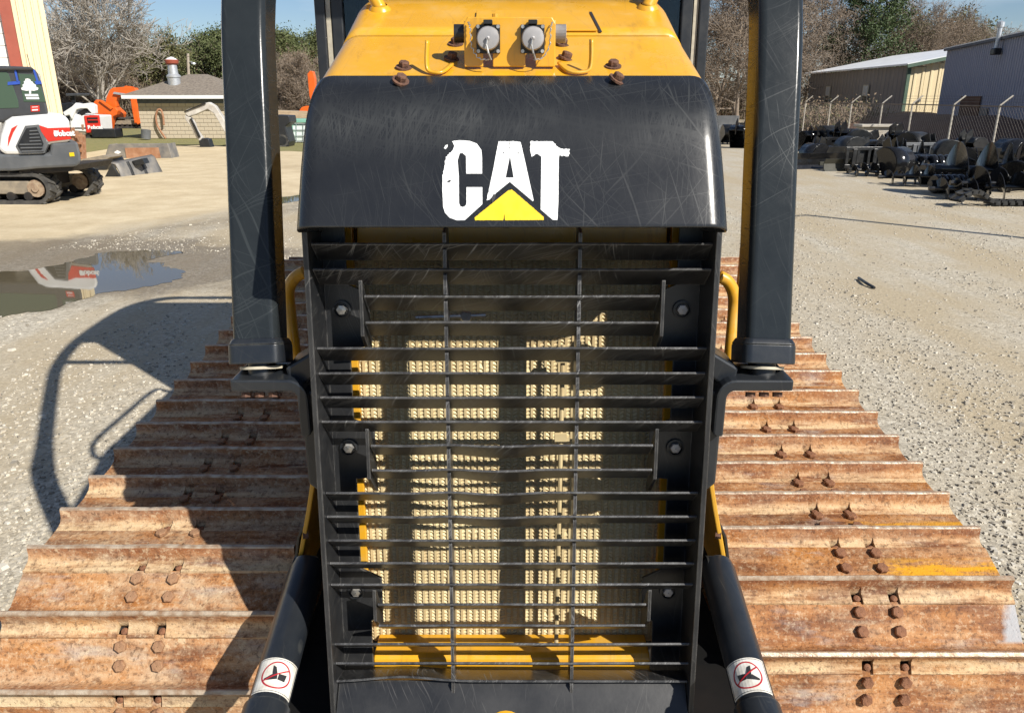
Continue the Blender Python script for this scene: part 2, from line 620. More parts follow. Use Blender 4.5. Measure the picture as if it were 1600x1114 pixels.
def place(me, name, parent, loc, rot=(0, 0, 0), scale=None):
    """an object that shares mesh data, put at a world position under an unrotated parent"""
    o = bpy.data.objects.new(name, me)
    link(o, parent, V(loc))
    o.rotation_euler = rot
    if scale:
        o.scale = scale
    return o


def set_origin(o, loc):
    """move a top-level mesh's origin to its base"""
    loc = V(loc)
    o.data.transform(Matrix.Translation(-loc))
    o.location = loc
    WL[o.name] = loc
    return o


def copy_tree(o, loc, rotz=0, scale=None):
    c = o.copy()
    COL.objects.link(c)
    c.location = loc
    c.rotation_euler = (0, 0, rotz)
    if scale:
        c.scale = (scale, scale, scale) if not isinstance(scale, (tuple, list)) else scale
    for ch in list(o.children):
        d = ch.copy()
        COL.objects.link(d)
        d.parent = c
        for g in list(ch.children):
            e = g.copy()
            COL.objects.link(e)
            e.parent = d
    return c


def rsec(w, h, r, n=4):
    """rounded rectangle section"""
    out = []
    for cx, cy, a0 in ((w / 2 - r, h / 2 - r, 0), (-w / 2 + r, h / 2 - r, pi / 2), (-w / 2 + r, -h / 2 + r, pi), (w / 2 - r, -h / 2 + r, 1.5 * pi)):
        for k in range(n + 1):
            a = a0 + k / n * pi / 2
            out.append((cx + r * cos(a), cy + r * sin(a)))
    return out


def catmull(P, n=8):
    P = [V(p) for p in P]
    out = []
    for i in range(len(P) - 1):
        p0, p1, p2, p3 = P[max(i - 1, 0)], P[i], P[i + 1], P[min(i + 2, len(P) - 1)]
        for k in range(n):
            t = k / n
            out.append(.5 * ((2 * p1) + (p2 - p0) * t + (2 * p0 - 5 * p1 + 4 * p2 - p3) * t * t + (3 * p1 - p0 - 3 * p2 + p3) * t ** 3))
    out.append(P[-1])
    return out


def hexbolt(r=.016, h=.014, washer=.024, wh=.004):
    m = MB()
    if washer:
        m.cyl((0, 0, -.001), (0, 0, wh), washer, 16)
    m.lathe([(r * .98, wh), (r, wh + .001), (r, wh + h * .8), (r * .86, wh + h), (.001, wh + h)], 6, Matrix())
    return m


def text_obj(body, name, size, M4, mat, parent=None, ext=.003, bold=0.0):
    cu = bpy.data.curves.new(name, 'FONT')
    cu.body = body
    cu.size = size
    cu.extrude = ext
    cu.offset = bold
    cu.align_x, cu.align_y = 'CENTER', 'CENTER'
    tmp = bpy.data.objects.new('tmp_text', cu)
    COL.objects.link(tmp)
    dg = bpy.context.evaluated_depsgraph_get()
    me = bpy.data.meshes.new_from_object(tmp.evaluated_get(dg))
    COL.objects.unlink(tmp)
    bpy.data.objects.remove(tmp)
    me.transform(M4)
    me.materials.clear()
    me.materials.append(mat)
    me.name = name
    o = bpy.data.objects.new(name, me)
    link(o, parent)
    return o


# ================================================================== GROUND
def ground_mat():
    t = NT('gravel_yard')
    o = t.obj()
    sx = t.n('SeparateXYZ')
    t.link(o, sx.inputs[0])
    x, y = sx.outputs[0], sx.outputs[1]
    wob = t.noise(o, .45, 5)
    # s>0 : tan packed dirt of the far left yard
    s_ = t.math('ADD', t.math('MULTIPLY', t.math('ADD', x, 7.0), -.913), t.math('MULTIPLY', t.math('SUBTRACT', y, 10.4), .408))
    s2 = t.math('ADD', s_, t.math('MULTIPLY', t.math('SUBTRACT', wob, .5), 2.2))
    tanm = t.rng(s2, -.3, .6)
    v1 = t.n('TexVoronoi')
    t.set(v1.inputs['Vector'], o)
    v1.inputs['Scale'].default_value = 34
    v2 = t.n('TexVoronoi')
    t.set(v2.inputs['Vector'], o)
    v2.inputs['Scale'].default_value = 85
    g1 = t.n('SeparateColor')
    t.link(v1.outputs['Color'], g1.inputs[0])
    g2 = t.n('SeparateColor')
    t.link(v2.outputs['Color'], g2.inputs[0])
    grain = t.math('ADD', t.math('MULTIPLY', g1.outputs[0], .55), t.math('MULTIPLY', g2.outputs[0], .45))
    gravel = t.ramp(grain, [(.12, (.28, .25, .195)), (.45, (.40, .36, .285)), (.75, (.49, .445, .355)), (.95, (.60, .555, .46))])
    dirt = t.ramp(t.noise(o, 26, 6, .7), [(.3, (.30, .245, .165)), (.55, (.40, .335, .23)), (.75, (.50, .43, .31))])
    tr = t.noise(t.map(o, (.9, .16, 1), (0, 0, radians(-24))), 1.3, 6, .6)
    patch = t.rng(t.math('ADD', t.math('MULTIPLY', tr, .65), t.math('MULTIPLY', t.noise(o, .7, 5, .6), .35)), .44, .60)
    near = t.mix(patch, dirt, gravel)
    tan_ = t.ramp(t.math('ADD', t.math('MULTIPLY', t.noise(o, 1.3, 8, .72), .7), t.math('MULTIPLY', t.noise(o, 30, 4, .7), .3)), [(.34, (.42, .335, .21)), (.48, (.52, .425, .275)), (.60, (.60, .505, .34)), (.75, (.66, .57, .40))])
    tan_ = t.mix(t.math('MULTIPLY', t.rng(t.noise(t.map(o, (.5, .5, 1), (0, 0, radians(-12))), .55, 8, .7), .50, .66), .32), tan_, (.32, .25, .155))
    col = t.mix(tanm, near, tan_)
    # damp dirt round the puddle and along the ruts
    dx = t.math('DIVIDE', t.math('ADD', x, 5.9), 3.1)
    dy = t.math('DIVIDE', t.math('SUBTRACT', y, 9.4), 1.9)
    rr = t.math('SQRT', t.math('ADD', t.math('MULTIPLY', dx, dx), t.math('MULTIPLY', dy, dy)))
    wet = t.rng(t.math('ADD', rr, t.math('MULTIPLY', t.math('SUBTRACT', t.noise(o, 1.6, 6, .65), .5), 1.0)), 1.22, .90)
    ab = t.math('ABSOLUTE', t.math('ADD', s2, .75))
    band = t.math('MULTIPLY', t.rng(ab, .8, .25), t.math('MULTIPLY', t.rng(x, -1.5, -3.0), t.rng(t.noise(o, 2.2, 6, .65), .40, .60, .25, .9)))
    wet = t.math('MAXIMUM', wet, t.math('MULTIPLY', band, .75))
    col = t.mix(t.math('MULTIPLY', wet, .70), col, t.mix(t.rng(grain, .4, .9), (.105, .082, .055), (.20, .17, .13)))
    hh = t.math('ADD', t.math('MULTIPLY', t.rng(v1.outputs['Distance'], 0, .6, 1, 0), 1.0), t.math('MULTIPLY', t.rng(v2.outputs['Distance'], 0, .6, 1, 0), .5))
    hh = t.math('MULTIPLY', hh, t.mix(tanm, (.75, .75, .75), (.15, .15, .15)))
    hh = t.math('ADD', hh, t.math('MULTIPLY', t.noise(o, 9, 6, .7), 1.2))
    nn = t.bump(hh, .27, .016)
    return t.done(col, t.rng(wet, 0, 1, .92, .55), 0, nn, .25)


M['ground'] = ground_mat()
b = MB()
rows = []
xs = [-700, -60, -12, 0, 12, 60, 700]
ys = [-60, -5, 3, 12, 40, 120, 1400]
for yy in ys:
    rows.append([V((xx, yy, 0)) for xx in xs])
b.grid(rows)
tag(b.build('ground', M['ground']), 'pale gravel and tan dirt yard with damp ruts', None, None, 'structure')

# puddles
M['water'] = None


def water_mat():
    t = NT('muddy_puddle_water')
    o = t.obj()
    n = t.bump(t.noise(o, 3, 2), .012, .02)
    t.b.inputs['IOR'].default_value = 1.33
    return t.done((.105, .087, .054), .025, 0, n, .62)


M['water'] = water_mat()


def puddle(name, pts, z, label):
    P = [G(px, py, z) for px, py in pts]
    # ragged shoreline
    out = []
    n = len(P)
    for i in range(n):
        a, c = P[i], P[(i + 1) % n]
        k = max(2, int((c - a).length / .03))
        for j in range(k):
            q = a.lerp(c, j / k)
            nz = mnoise.noise(V((q.x * 2.6, q.y * 2.6, 0))) * .17 + mnoise.noise(V((q.x * 9, q.y * 9, 3))) * .08
            d = (c - a).normalized()
            out.append(q + V((-d.y, d.x, 0)) * nz)
    m = MB()
    m.add(out, [tuple(range(len(out)))])
    tag(m.build(name, M['water']), label, None, None, 'structure')


puddle('puddle', [(-160, 470), (-90, 436), (0, 428), (45, 421), (100, 412), (146, 402), (150, 396), (200, 391), (262, 390), (292, 396), (262, 402), (232, 409), (262, 417), (278, 426),
                  (270, 438), (238, 448), (205, 452), (160, 459), (130, 472), (62, 487), (0, 494), (-110, 505)], .004,
       'brown puddle mirroring the white excavator and blue sky')
puddle('puddle', [(390, 312), (424, 309), (468, 305), (478, 308), (474, 314), (440, 318), (400, 322)], .004,
       'small blue puddle between the left post and the black hood')

# loose stones on the near yard
def stones():
    r = np.random.RandomState(3)
    n = 34000
    base = np.array([(-1, -1, -.6), (1, -1, -.6), (1, 1, -.6), (-1, 1, -.6), (-.7, -.7, .6), (.7, -.7, .6), (.7, .7, .6), (-.7, .7, .6)], float)
    fq = np.array([(4, 5, 6, 7), (0, 1, 5, 4), (1, 2, 6, 5), (2, 3, 7, 6), (3, 0, 4, 7)])
    pos = []
    while len(pos) < n:
        side = r.rand() < .52
        d = 2.2 + 14.5 * r.rand() ** 1.5
        x = (1.45 + (d * .75) * r.rand()) if side else -(1.45 + (d * .75) * r.rand())
        if not side:
            # keep the puddle and the packed dirt clean
            sd = -(x + 7) * .913 + (d - 10.4) * .408
            if sd > -.4 or ((x + 6.4) / 3.9) ** 2 + ((d - 8.75) / 1.75) ** 2 < 1:
                continue
        k = mnoise.noise(V((x * .8, d * .35, 5)))
        if k < -.05 and r.rand() < .80:
            continue
        pos.append((x, d))
    pos = np.array(pos)
    size = .004 + .0080 * r.rand(n) ** 2.6
    size = size * np.where(r.rand(n) < .008, 1.9, 1)
    verts = base[None] * (1 + .5 * (r.rand(n, 8, 3) - .5)) * size[:, None, None] * (0.7 + .7 * r.rand(n, 1, 3))
    a = r.rand(n) * 6.28
    ca, sa = np.cos(a)[:, None], np.sin(a)[:, None]
    vx = verts[:, :, 0] * ca - verts[:, :, 1] * sa
    vy = verts[:, :, 0] * sa + verts[:, :, 1] * ca
    verts = np.stack([vx + pos[:, 0:1], vy + pos[:, 1:2], verts[:, :, 2] + size[:, None] * .25], -1)
    me = bpy.data.meshes.new('gravel')
    faces = (fq[None] + 8 * np.arange(n)[:, None, None]).reshape(-1, 4)
    me.from_pydata(verts.reshape(-1, 3).tolist(), [], faces.tolist())
    t = NT('gravel_stones')
    g = t.n('NewGeometry')
    c = t.ramp(g.outputs['Random Per Island'], [(0, (.22, .195, .155)), (.4, (.40, .36, .29)), (.8, (.48, .44, .36)), (1, (.56, .525, .45))])
    me.materials.append(t.done(c, .9, 0, None, .25))
    o = bpy.data.objects.new('gravel', me)
    link(o)
    tag(o, 'loose pale stones scattered over the yard', 'gravel', None, 'stuff')


stones()

# ================================================================== BULLDOZER
dz = thing('bulldozer', 'yellow and black crawler bulldozer filling the foreground, slatted nose guard towards the viewer', 'bulldozer', (0, 3.2, 0))

# ---- tracks
C1, R1 = V((0, 2.004, .40)), .35
C2, R2 = V((0, 4.55, .56)), .47
GH = .05


def track_path():
    """returns function s -> (point yz, normal) of the shoe-plate loop, and its length, going from top rear to front"""
    segs = []
    d = C2 - C1
    L = sqrt(d.y ** 2 + d.z ** 2)
    th = math.atan2(d.z, d.y)
    ph = math.asin((R2 - R1) / L)
    # top tangent normal
    nt = V((0, -sin(th + ph), cos(th + ph)))
    nb = V((0, sin(th - ph), -cos(th - ph)))
    tl = sqrt(L * L - (R2 - R1) ** 2)
    a_top = math.atan2(nt.z, nt.y)
    a_bot = math.atan2(nb.z, nb.y) % (2 * pi)
    a1 = (a_bot - a_top) % (2 * pi)
    a2 = 2 * pi - a1
    T1r, T1f = C2 + nt * R2, C1 + nt * R1
    Bf, Br = C1 + nb * R1, C2 + nb * R2
    tot = tl + a1 * R1 + tl + a2 * R2

    def f(s):
        s %= tot
        if s < tl:
            return T1r.lerp(T1f, s / tl), nt
        s -= tl
        if s < a1 * R1:
            a = a_top + s / R1
            n = V((0, cos(a), sin(a)))
            return C1 + n * R1, n
        s -= a1 * R1
        if s < tl:
            return Bf.lerp(Br, s / tl), nb
        s -= tl
        a = a_bot + s / R2
        n = V((0, cos(a), sin(a)))
        return C2 + n * R2, n
    return f, tot, tl, a_top


def shoe_mesh():
    m = MB()
    A = [(-.085, -.004), (-.076, .0), (.016, .0), (.030, .006), (.0375, .020), (.041, GH - .003), (.044, GH), (.053, GH), (.056, GH - .004), (.060, .020), (.070, .008), (.084, .004), (.099, .001),
         (.100, -.009), (.03, -.013), (-.085, -.015)]
    Bn = A[:10] + [(.063, .010), (.066, .002), (.066, -.003), (.066, -.010), (.03, -.013), (-.085, -.015)]
    hw = .38
    br = [-hw, -.066, -.066, -.036, -.036, .036, .036, .066, .066, hw]
    secs = [A, A, Bn, Bn, A, A, Bn, Bn, A, A]
    fine = []
    for i in range(0, 10, 2):
        x0, x1 = br[i], br[i + 1]
        k = max(1, int((x1 - x0) / .012))
        for j in range(k + 1):
            fine.append((x0 + (x1 - x0) * j / k, secs[i], secs[i] is A))
    rows = []
    for (x, sec, isA) in fine:
        row = []
        for idx, (s_, n_) in enumerate(sec):
            dz_ = 0
            if 4 <= idx <= 8:      # worn, wavy grouser tip
                dz_ = (mnoise.noise(V((x * 9, 1.7, 0))) * .0035 + mnoise.noise(V((x * 45, 4, 0))) * .0012)
            if idx in (11, 12) and isA:
                s_ = s_ + mnoise.noise(V((x * 60, 9, 0))) * .0015
            row.append(V((x, -s_, n_ + dz_)))
        rows.append(row)
    m.cur = 2
    for bx in (-.048, .054):
        m.lathe([(.0095, -.012), (.0095, -.001), (.007, .001), (.001, .0015)], 10, Matrix.Translation((bx, -.082, .0)))
    m.cur = 0
    n = len(A)
    vs = [q for r in rows for q in r]
    b0 = len(m.v)
    m.v.extend([tuple(q) for q in vs])
    for i in range(len(rows) - 1):
        for j in range(n):
            k = (j + 1) % n
            m.f.append((b0 + i * n + j, b0 + i * n + k, b0 + (i + 1) * n + k, b0 + (i + 1) * n + j))
            m.mi.append(1 if j in (5, 6, 7) else 0)
    m.f.append(tuple(b0 + j for j in range(n - 1, -1, -1)))
    m.mi.append(0)
    e = b0 + (len(rows) - 1) * n
    m.f.append(tuple(e + j for j in range(n)))
    m.mi.append(0)
    return m


shoe = {'r': shoe_mesh().mesh('track_shoe', [M['rust'], M['tip'], M['tbolt']]), 'l': shoe_mesh().mesh('track_shoe', [M['rust_dust'], M['tip'], M['tbolt']])}
for me_ in shoe.values():
    me_.polygons.foreach_set('use_smooth', [True] * len(me_.polygons))
    me_.set_sharp_from_angle(angle=radians(42))
tb = hexbolt(.0165, .0115, 0)
tbolt_me = tb.mesh('track_bolt', M['tbolt'])
tbolt_l = tb.mesh('track_bolt', simple('dusty_track_bolt', (.33, .19, .10), (.22, .11, .06), 50, .85, 0, .5, 110))
pathf, ptot, ptl, a_top = track_path()
NSH = round(ptot / .175)
pitch = ptot / NSH
for side, xc, key in ((-1, -1.0, 'l'), (1, 1.0, 'r')):
    # the chain, idler and sprocket as the carrying mesh
    ch = MB()
    rows = []
    for i in range(72):
        p, n = pathf(ptot * i / 72)
        rows.append([V((xc + dx, p.y - n.y * dd, p.z - n.z * dd)) for dx, dd in ((-.13, .016), (.13, .016), (.13, .10), (-.13, .10))])
    rows.append(rows[0])
    ch.grid(rows, True)
    tr = ch.build('track', M['dark'], dz)
    w = MB()
    w.cyl((xc - .07, C1.y, C1.z), (xc + .07, C1.y, C1.z), R1 - .09, 36)
    w.build('idler', M['dark'], tr, auto=40)
    w = MB()
    w.cyl((xc - .05, C2.y, C2.z), (xc + .05, C2.y, C2.z), R2 - .09, 36)
    w.build('sprocket', M['dark'], tr, auto=40)
    w = MB()
    w.box((xc, 3.2, .42), (.30, 2.2, .30))
    w.box((xc - side * .22, 2.9, .50), (.10, 1.2, .34))
    w.build('track_frame', M['dark'], tr, bevel=.01)
    # phase so that a grouser stands where the photograph has one
    ang = radians(30.7) if key == 'r' else radians(16.0)
    s0 = ptl + (pi / 2 + ang - a_top) * R1 - .0485
    for k in range(NSH):
        s = s0 + k * pitch
        p, n = pathf(s)
        rotx = math.atan2(-n.y, n.z)
        o = place(shoe[key], 'track_shoe', tr, (xc, p.y, p.z), (rotx + radians(rnd.uniform(-.6, .6)), 0, 0))
        o.color = (1, 1, 1, 1)
        ss = s % ptot
        if key == 'r' and k == 0:
            o.color = (0, 1, 1, 1)
        if key == 'r' and k == NSH - 1:
            o.color = (0.1, 1, 1, 1)
        if key == 'r' and k == 1:
            o.color = (1, 0, 1, 1)
        vis = ss < ptl + .75
        if vis and ss > .35:
            R = Matrix.Rotation(rotx, 3, 'X')
            for bx in (-.051, .051):
                for by in (.008, .058):
                    q = V((xc + bx, p.y, p.z)) + R @ V((0, by, -.001))
                    place(tbolt_me if key == 'r' else tbolt_l, 'track_bolt', tr, q, (rotx, 0, 0)).rotation_euler.rotate_axis('Z', rnd.uniform(0, 1))

# ---- underbody, frames (dark)
b = MB()
b.box((0, 3.3, .72), (.84, 3.1, .66))
b.build('main_frame', M['dark'], dz, bevel=.02)
b = MB()
b.box((-.40, 1.86, 1.12), (.03, .22, .95))
b.box((.40, 1.86, 1.12), (.03, .22, .95))
b.build('radiator_tank_side', M['dark'], dz)

# ---- hood
HK = .948
JY, JZ = 1.738 * HK, 2 + .0425 * HK
PROF = [(1.540, 1.752), (1.556, 1.790), (1.573, 1.829), (1.590, 1.868), (1.604, 1.898), (1.621, 1.932), (1.643, 1.966), (1.668, 1.995), (1.700, 2.022), (1.738, 2.0425)]
PROF = [(y * HK, 2 + (z - 2) * HK) for y, z in PROF]


def nrm2(P, i):
    a, c = P[max(i - 1, 0)], P[min(i + 1, len(P) - 1)]
    ty, tz = c[0] - a[0], c[1] - a[1]
    L = sqrt(ty * ty + tz * tz)
    return (-tz / L, ty / L)


def hood_shell(P, wf, r, skirt, nx=10, nc=8, thick=.006, lip=False):
    """P: profile (y,z); wf(i): half width; r: corner radius; skirt(i): (y,z) the side ends at"""
    rows = []
    for i, (y, z) in enumerate(P):
        ny, nz = nrm2(P, i)
        w = wf(i)
        row = []
        half = []
        for k in range(nx + 1):
            half.append((k / nx * (w - r), 0.0))
        for k in range(1, nc + 1):
            a = k / nc * pi / 2
            half.append((w - r + r * sin(a), r * (1 - cos(a))))
        pts = [(x, V((x, y - ny * dn, z - nz * dn))) for x, dn in half]
        ey, ez = skirt(i)
        last = pts[-1][1]
        for k in range(1, 4):
            pts.append((w, V((w, last.y + (ey - last.y) * k / 3, last.z + (ez - last.z) * k / 3))))
        right = [p for _, p in pts]
        left = [V((-p.x, p.y, p.z)) for p in right[1:]][::-1]
        rows.append(left + right)
    m = MB()
    m.grid(rows)
    return m


def subdiv(P, n):
    return [tuple(v) for v in [(q.x, q.y) for q in catmull([V((p[0], p[1], 0)) for p in P], n)]]


P1 = subdiv(PROF, 4)
n1 = len(P1)
# the lip dips in a rounded lower corner, sides run back to y 1.80
hm = hood_shell(P1, lambda i: HK * (.4425 + (.4265 - .4425) * (i / (n1 - 1))), .044,
                lambda i: (1.80, 1.70 + .24 * i / (n1 - 1)))
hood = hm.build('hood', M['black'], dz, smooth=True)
sd = hood.modifiers.new('solid', 'SOLIDIFY')
sd.thickness = .007
sd.offset = -1
bv = hood.modifiers.new('bevel', 'BEVEL')
bv.width = .0025
bv.segments = 2
bv.limit_method = 'ANGLE'
bv.angle_limit = radians(50)

SL = (2.243 - 2.0425) / (2.236 - 1.738)


def hz(y):
    """height of the yellow hood's centre line"""
    return JZ + SL * (y - JY) if y < 2.12 else JZ + SL * (2.12 - JY) + (y - 2.12) * (.12 if y < 2.3 else .05)


def yhood(name, y0, y1, dn, w0, w1, drop=.75):
    ys_ = [y0 + (y1 - y0) * k / 24 for k in range(25)]
    P = [(y, hz(y) - dn) for y in ys_]
    m = hood_shell(P, lambda i: w0 + (w1 - w0) * i / 24, .048, lambda i: (ys_[i], hz(ys_[i]) - drop))
    o = m.build(name, M['yellow'], dz, smooth=True)
    s_ = o.modifiers.new('solid', 'SOLIDIFY')
    s_.thickness = .005
    s_.offset = -1
    return o


cowl = yhood('hood_cowl', 1.731 * HK, 1.981 * HK, .0035, .4270 * HK, .4150 * HK, .22)
top = yhood('engine_cover', 1.981 * HK + .003, 3.15, .002, .4150 * HK, .390)
b = MB()
b.slab([V((x * HK, y * HK, hz(y * HK) + .0005)) for x, y in ((.02, 1.995), (.205, 1.995), (.192, 2.135), (-.09, 2.135), (-.09, 2.07), (.02, 2.07))], V((0, -.0016, .004)))
b.build('hood_access_panel', M['yellow'], top, bevel=.0015)
b = MB()
b.slab([V((x * HK, y * HK, hz(y * HK) + .0007)) for x, y in ((.209, 1.990), (.216, 1.990), (.203, 2.135), (.196, 2.135))], V((0, -.001, .0006)))
b.build('panel_gap', M['black_ink'], top)

# logo: white letters and yellow triangle
p0 = V((0, 1.540 * HK, 2 - .248 * HK))
pn = V((0, -(1.898 - 1.752), (1.604 - 1.540))).normalized()


def logo_pts(poly, step=1.6, amp=.9, seed=0, worn=None):
    r = random.Random(seed)
    out = []
    n = len(poly)
    for i in range(n):
        a, c = V((*poly[i], 0)), V((*poly[(i + 1) % n], 0))
        L = (c - a).length / 5.333
        k = max(1, int(L / step))
        for j in range(k):
            q = a.lerp(c, j / k)
            am = amp * (worn(q) if worn else .25)
            if 0 < j:
                q = q + V((r.uniform(-1, 1), r.uniform(-1, 1), 0)) * am * 5.3
            out.append((640 + q.x / 5.333, 200 + q.y / 5.333))
    return out


def logo_part(poly, name, mat, seed, worn=None, lift=.0012):
    m = MB()
    pts = [on_plane(px, py, p0 + pn * lift, pn) for px, py in logo_pts(poly, seed=seed, worn=worn)]
    m.slab(pts, -pn * .0011)
    return m.build(name, mat, hood)


wornC = lambda q: 1.0 if (q.x < 380 and 100 < q.y < 400) else .12
wornA = lambda q: .5 if q.y < 180 else (.5 if q.x < 720 and q.y > 500 else .12)
wornT = lambda q: .9 if (q.y < 250 and (q.x < 1080 or q.x > 1190)) else .15
logo_part([(352, 112), (420, 104), (500, 110), (560, 132), (598, 185), (604, 250), (604, 382), (472, 382), (470, 235), (442, 210), (418, 212), (400, 270), (410, 400), (412, 630), (424, 655),
           (444, 661), (466, 650), (474, 630), (474, 495), (606, 495), (606, 636), (460, 769), (392, 770), (332, 748), (294, 706), (279, 655), (273, 520), (274, 400), (290, 330), (300, 245), (352, 195), (372, 152)],
          'logo_letter', M['white_ink'], 1, wornC)
logo_part([(740, 113), (830, 113), (834, 245), (800, 415), (832, 415), (832, 452), (700, 560), (668, 598), (642, 605), (660, 520), (700, 330)], 'logo_letter', M['white_ink'], 2, wornA)
logo_part([(834, 113), (870, 112), (925, 120), (960, 270), (1034, 605), (1026, 612), (834, 450), (834, 415), (867, 415), (838, 245)], 'logo_letter', M['white_ink'], 3, wornA)
logo_part([(1008, 113), (1190, 113), (1240, 165), (1258, 176), (1336, 178), (1326, 236), (1244, 234), (1241, 420), (1240, 600), (1232, 768), (1192, 766), (1092, 680), (1098, 240), (1062, 218), (1015, 240), (1004, 190)],
          'logo_letter', M['white_ink'], 4, wornT)
logo_part([(822, 522), (852, 514), (1118, 742), (1118, 768), (795, 770), (790, 712), (780, 770), (545, 770), (541, 748), (690, 628)], 'logo_triangle', M['yellow_ink'], 5)
logo_part([(285, 170), (300, 145), (318, 140), (316, 158), (300, 178)], 'logo_fleck', M['white_ink'], 6)
# chips where the black shows through the white
for k, pl in enumerate([[(308, 448), (330, 434), (348, 438), (330, 456)], [(780, 198), (790, 205), (788, 218), (782, 210)], [(896, 208), (912, 206), (910, 216)], [(680, 585), (700, 552), (718, 560), (712, 590), (690, 630)]]):
    logo_part(pl, 'paint_chip', M['black_ink'], 20 + k, None, .0018)

# hood bolts
hb = hexbolt(.0110, .011, .0172, .003).mesh('hood_bolt', M['bolt'])
tilt = math.atan(SL)
for px, py in ((631, 107), (706, 93), (712, 70), (958, 105), (884, 92), (878, 70)):
    # solve on the sloped plane directly
    q = on_plane(px, py, V((0, JY, JZ - .0035)), V((0, -SL, 1)).normalized())
    place(hb, 'hood_bolt', cowl, q, (tilt, 0, rnd.uniform(0, 1)))
for px, py in ((626, 128), (963, 126)):
    q = on_plane(px, py, V((0, 1.700 * HK, 2 + .022 * HK)), V((0, -.60, .80)).normalized())
    place(hb, 'hood_bolt', hood, q + V((0, -.0005, .0008)), (radians(36), 0, rnd.uniform(0, 1)))

# connector bracket
YB = 1.775 * HK
br_ = MB()
def wb(px, py, y=YB):
    return W(px, py, y)
bz0, bz1 = W(800, 105, YB).z, W(800, 27, YB).z
bx0, bx1 = W(725, 60, YB).x, W(868, 60, YB).x
zm = W(800, 82, YB).z
outl = [(bx0, bz0), (W(755, 100, YB).x, bz0), (W(755, 100, YB).x, zm), (W(770, 90, YB).x, zm), (W(770, 100, YB).x, bz0), (W(821, 100, YB).x, bz0), (W(821, 90, YB).x, zm), (W(837, 90, YB).x, zm),
        (W(837, 100, YB).x, bz0), (bx1, bz0), (bx1, bz1 - .012), (bx1 - .008, bz1), (bx0 + .008, bz1), (bx0, bz1 - .012)]
br_.slab([V((x, YB, z)) for x, z in outl], V((0, .005, 0)))
for x in (bx0, bx1 - .004):
    br_.slab([V((x, YB + .004, bz0)), V((x, YB + .004, bz1 - .006)), V((x, YB + .06, bz1 - .006)), V((x, YB + .09, bz0 + .03))], V((.004, 0, 0)))
br_.box(((bx0 + bx1) / 2, YB + .03, bz1 - .003), (bx1 - bx0 - .012, .055, .005))
bracket = br_.build('connector_bracket', M['yellow'], dz, bevel=.0018)
for px in (763, 832):
    c = W(px, 62, YB)
    m = MB()
    m.box((c.x, YB - .004, c.z), (.048, .008, .054))
    m.box((c.x, YB - .012, c.z + .031), (.018, .02, .008))
    m.cyl((c.x, YB - .006, c.z), (c.x, YB - .022, c.z), .024, 24)
    s_ = m.build('power_socket', M['satin'], bracket, bevel=.001)
    m = MB()
    Mx = Matrix.Translation((c.x, YB - .020, c.z)) @ Matrix.Rotation(radians(90), 4, 'X')
    m.lathe([(.001, .012), (.014, .012), (.0205, .011), (.0225, .008), (.0225, 0)], 28, Mx)
    m.lathe([(.001, .019), (.004, .018), (.004, .012)], 10, Mx)
    cap = m.build('socket_cap', M['zinc'], bracket, auto=40)
    m = MB()
    for sx in (-1, 1):
        for sz in (-1, 1):
            m.cyl((c.x + sx * .020, YB - .007, c.z + sz * .023), (c.x + sx * .020, YB - .012, c.z + sz * .023), .0036, 10)
    m.build('flange_screw', M['steel'], bracket)
    # lever and chain
    m = MB()
    m.tube([(c.x, YB - .036, c.z), (c.x - .003, YB - .037, c.z - .012), (c.x + .001, YB - .037, c.z - .028), (c.x + .006, YB - .03, c.z - .040)], .0022, 6)
    chx = -1 if px == 763 else 1
    link_pts = catmull([V((c.x + .002, YB - .03, c.z - .040)), V((c.x + chx * .020, YB - .02, c.z - .036)), V((c.x + chx * .034, YB - .012, c.z - .012)), V((c.x + chx * .036, YB - .010, c.z + .020)), V((c.x + chx * .040, YB - .006, c.z + .032))], 5)
    for k in range(0, len(link_pts) - 1):
        a, e = link_pts[k], link_pts[k + 1]
        if k % 2 == 0:
            m.tube([a, a.lerp(e, .5) + V((.0015, -.001, .001)), e], .0016, 5)
        else:
            m.tube([a, a.lerp(e, .5) + V((-.0015, .001, -.001)), e], .0010, 5)
    m.build('cap_chain', M['steel'], bracket)
m = MB()
c = W(716, 53, YB + .035)
m.cyl((bx0, YB + .035, c.z), (bx0 - .022, YB + .035, c.z), .018, 20)
m.build('cable_gland', M['satin'], bracket, auto=40)
m = MB()
prof = []
for k in range(12):
    prof += [(.0185, k * .002), (.0172, k * .002 + .001)]
m.lathe(prof + [(.001, .024)], 20, Matrix.Translation((bx1, YB + .035, c.z)) @ Matrix.Rotation(radians(90), 4, 'Y'))
m.build('threaded_gland', M['zinc'], bracket)
m = MB()
c = W(774, 24, 1.83 * HK)
m.cyl(c + V((0, 0, -.03)), c + V((0, 0, .002)), .007, 8)
m.build('bracket_bolt', M['yellow_dull'], bracket)
# hooks of flat bar either side of the bracket
for sgn, pxs in ((-1, [(706, 101), (690, 113), (672, 112), (667, 100), (668, 64)]), (1, [(874, 99), (890, 112), (916, 112), (923, 100), (924, 62)])):
    pl = V((0, JY, JZ + .003)), V((0, -SL, 1)).normalized()
    pts = [on_plane(*pxs[0], *pl), on_plane(*pxs[1], *pl), on_plane(*pxs[2], *pl)]
    yb = pts[2].y
    pts += [W(pxs[3][0], pxs[3][1], yb + .004), W(pxs[4][0], pxs[4][1], yb + .010)]
    m = MB()
    m.sweep(catmull(pts, 5), rsec(.010, .006, .002, 2))
    m.build('hose_hook', M['yellow'], cowl, smooth=True)

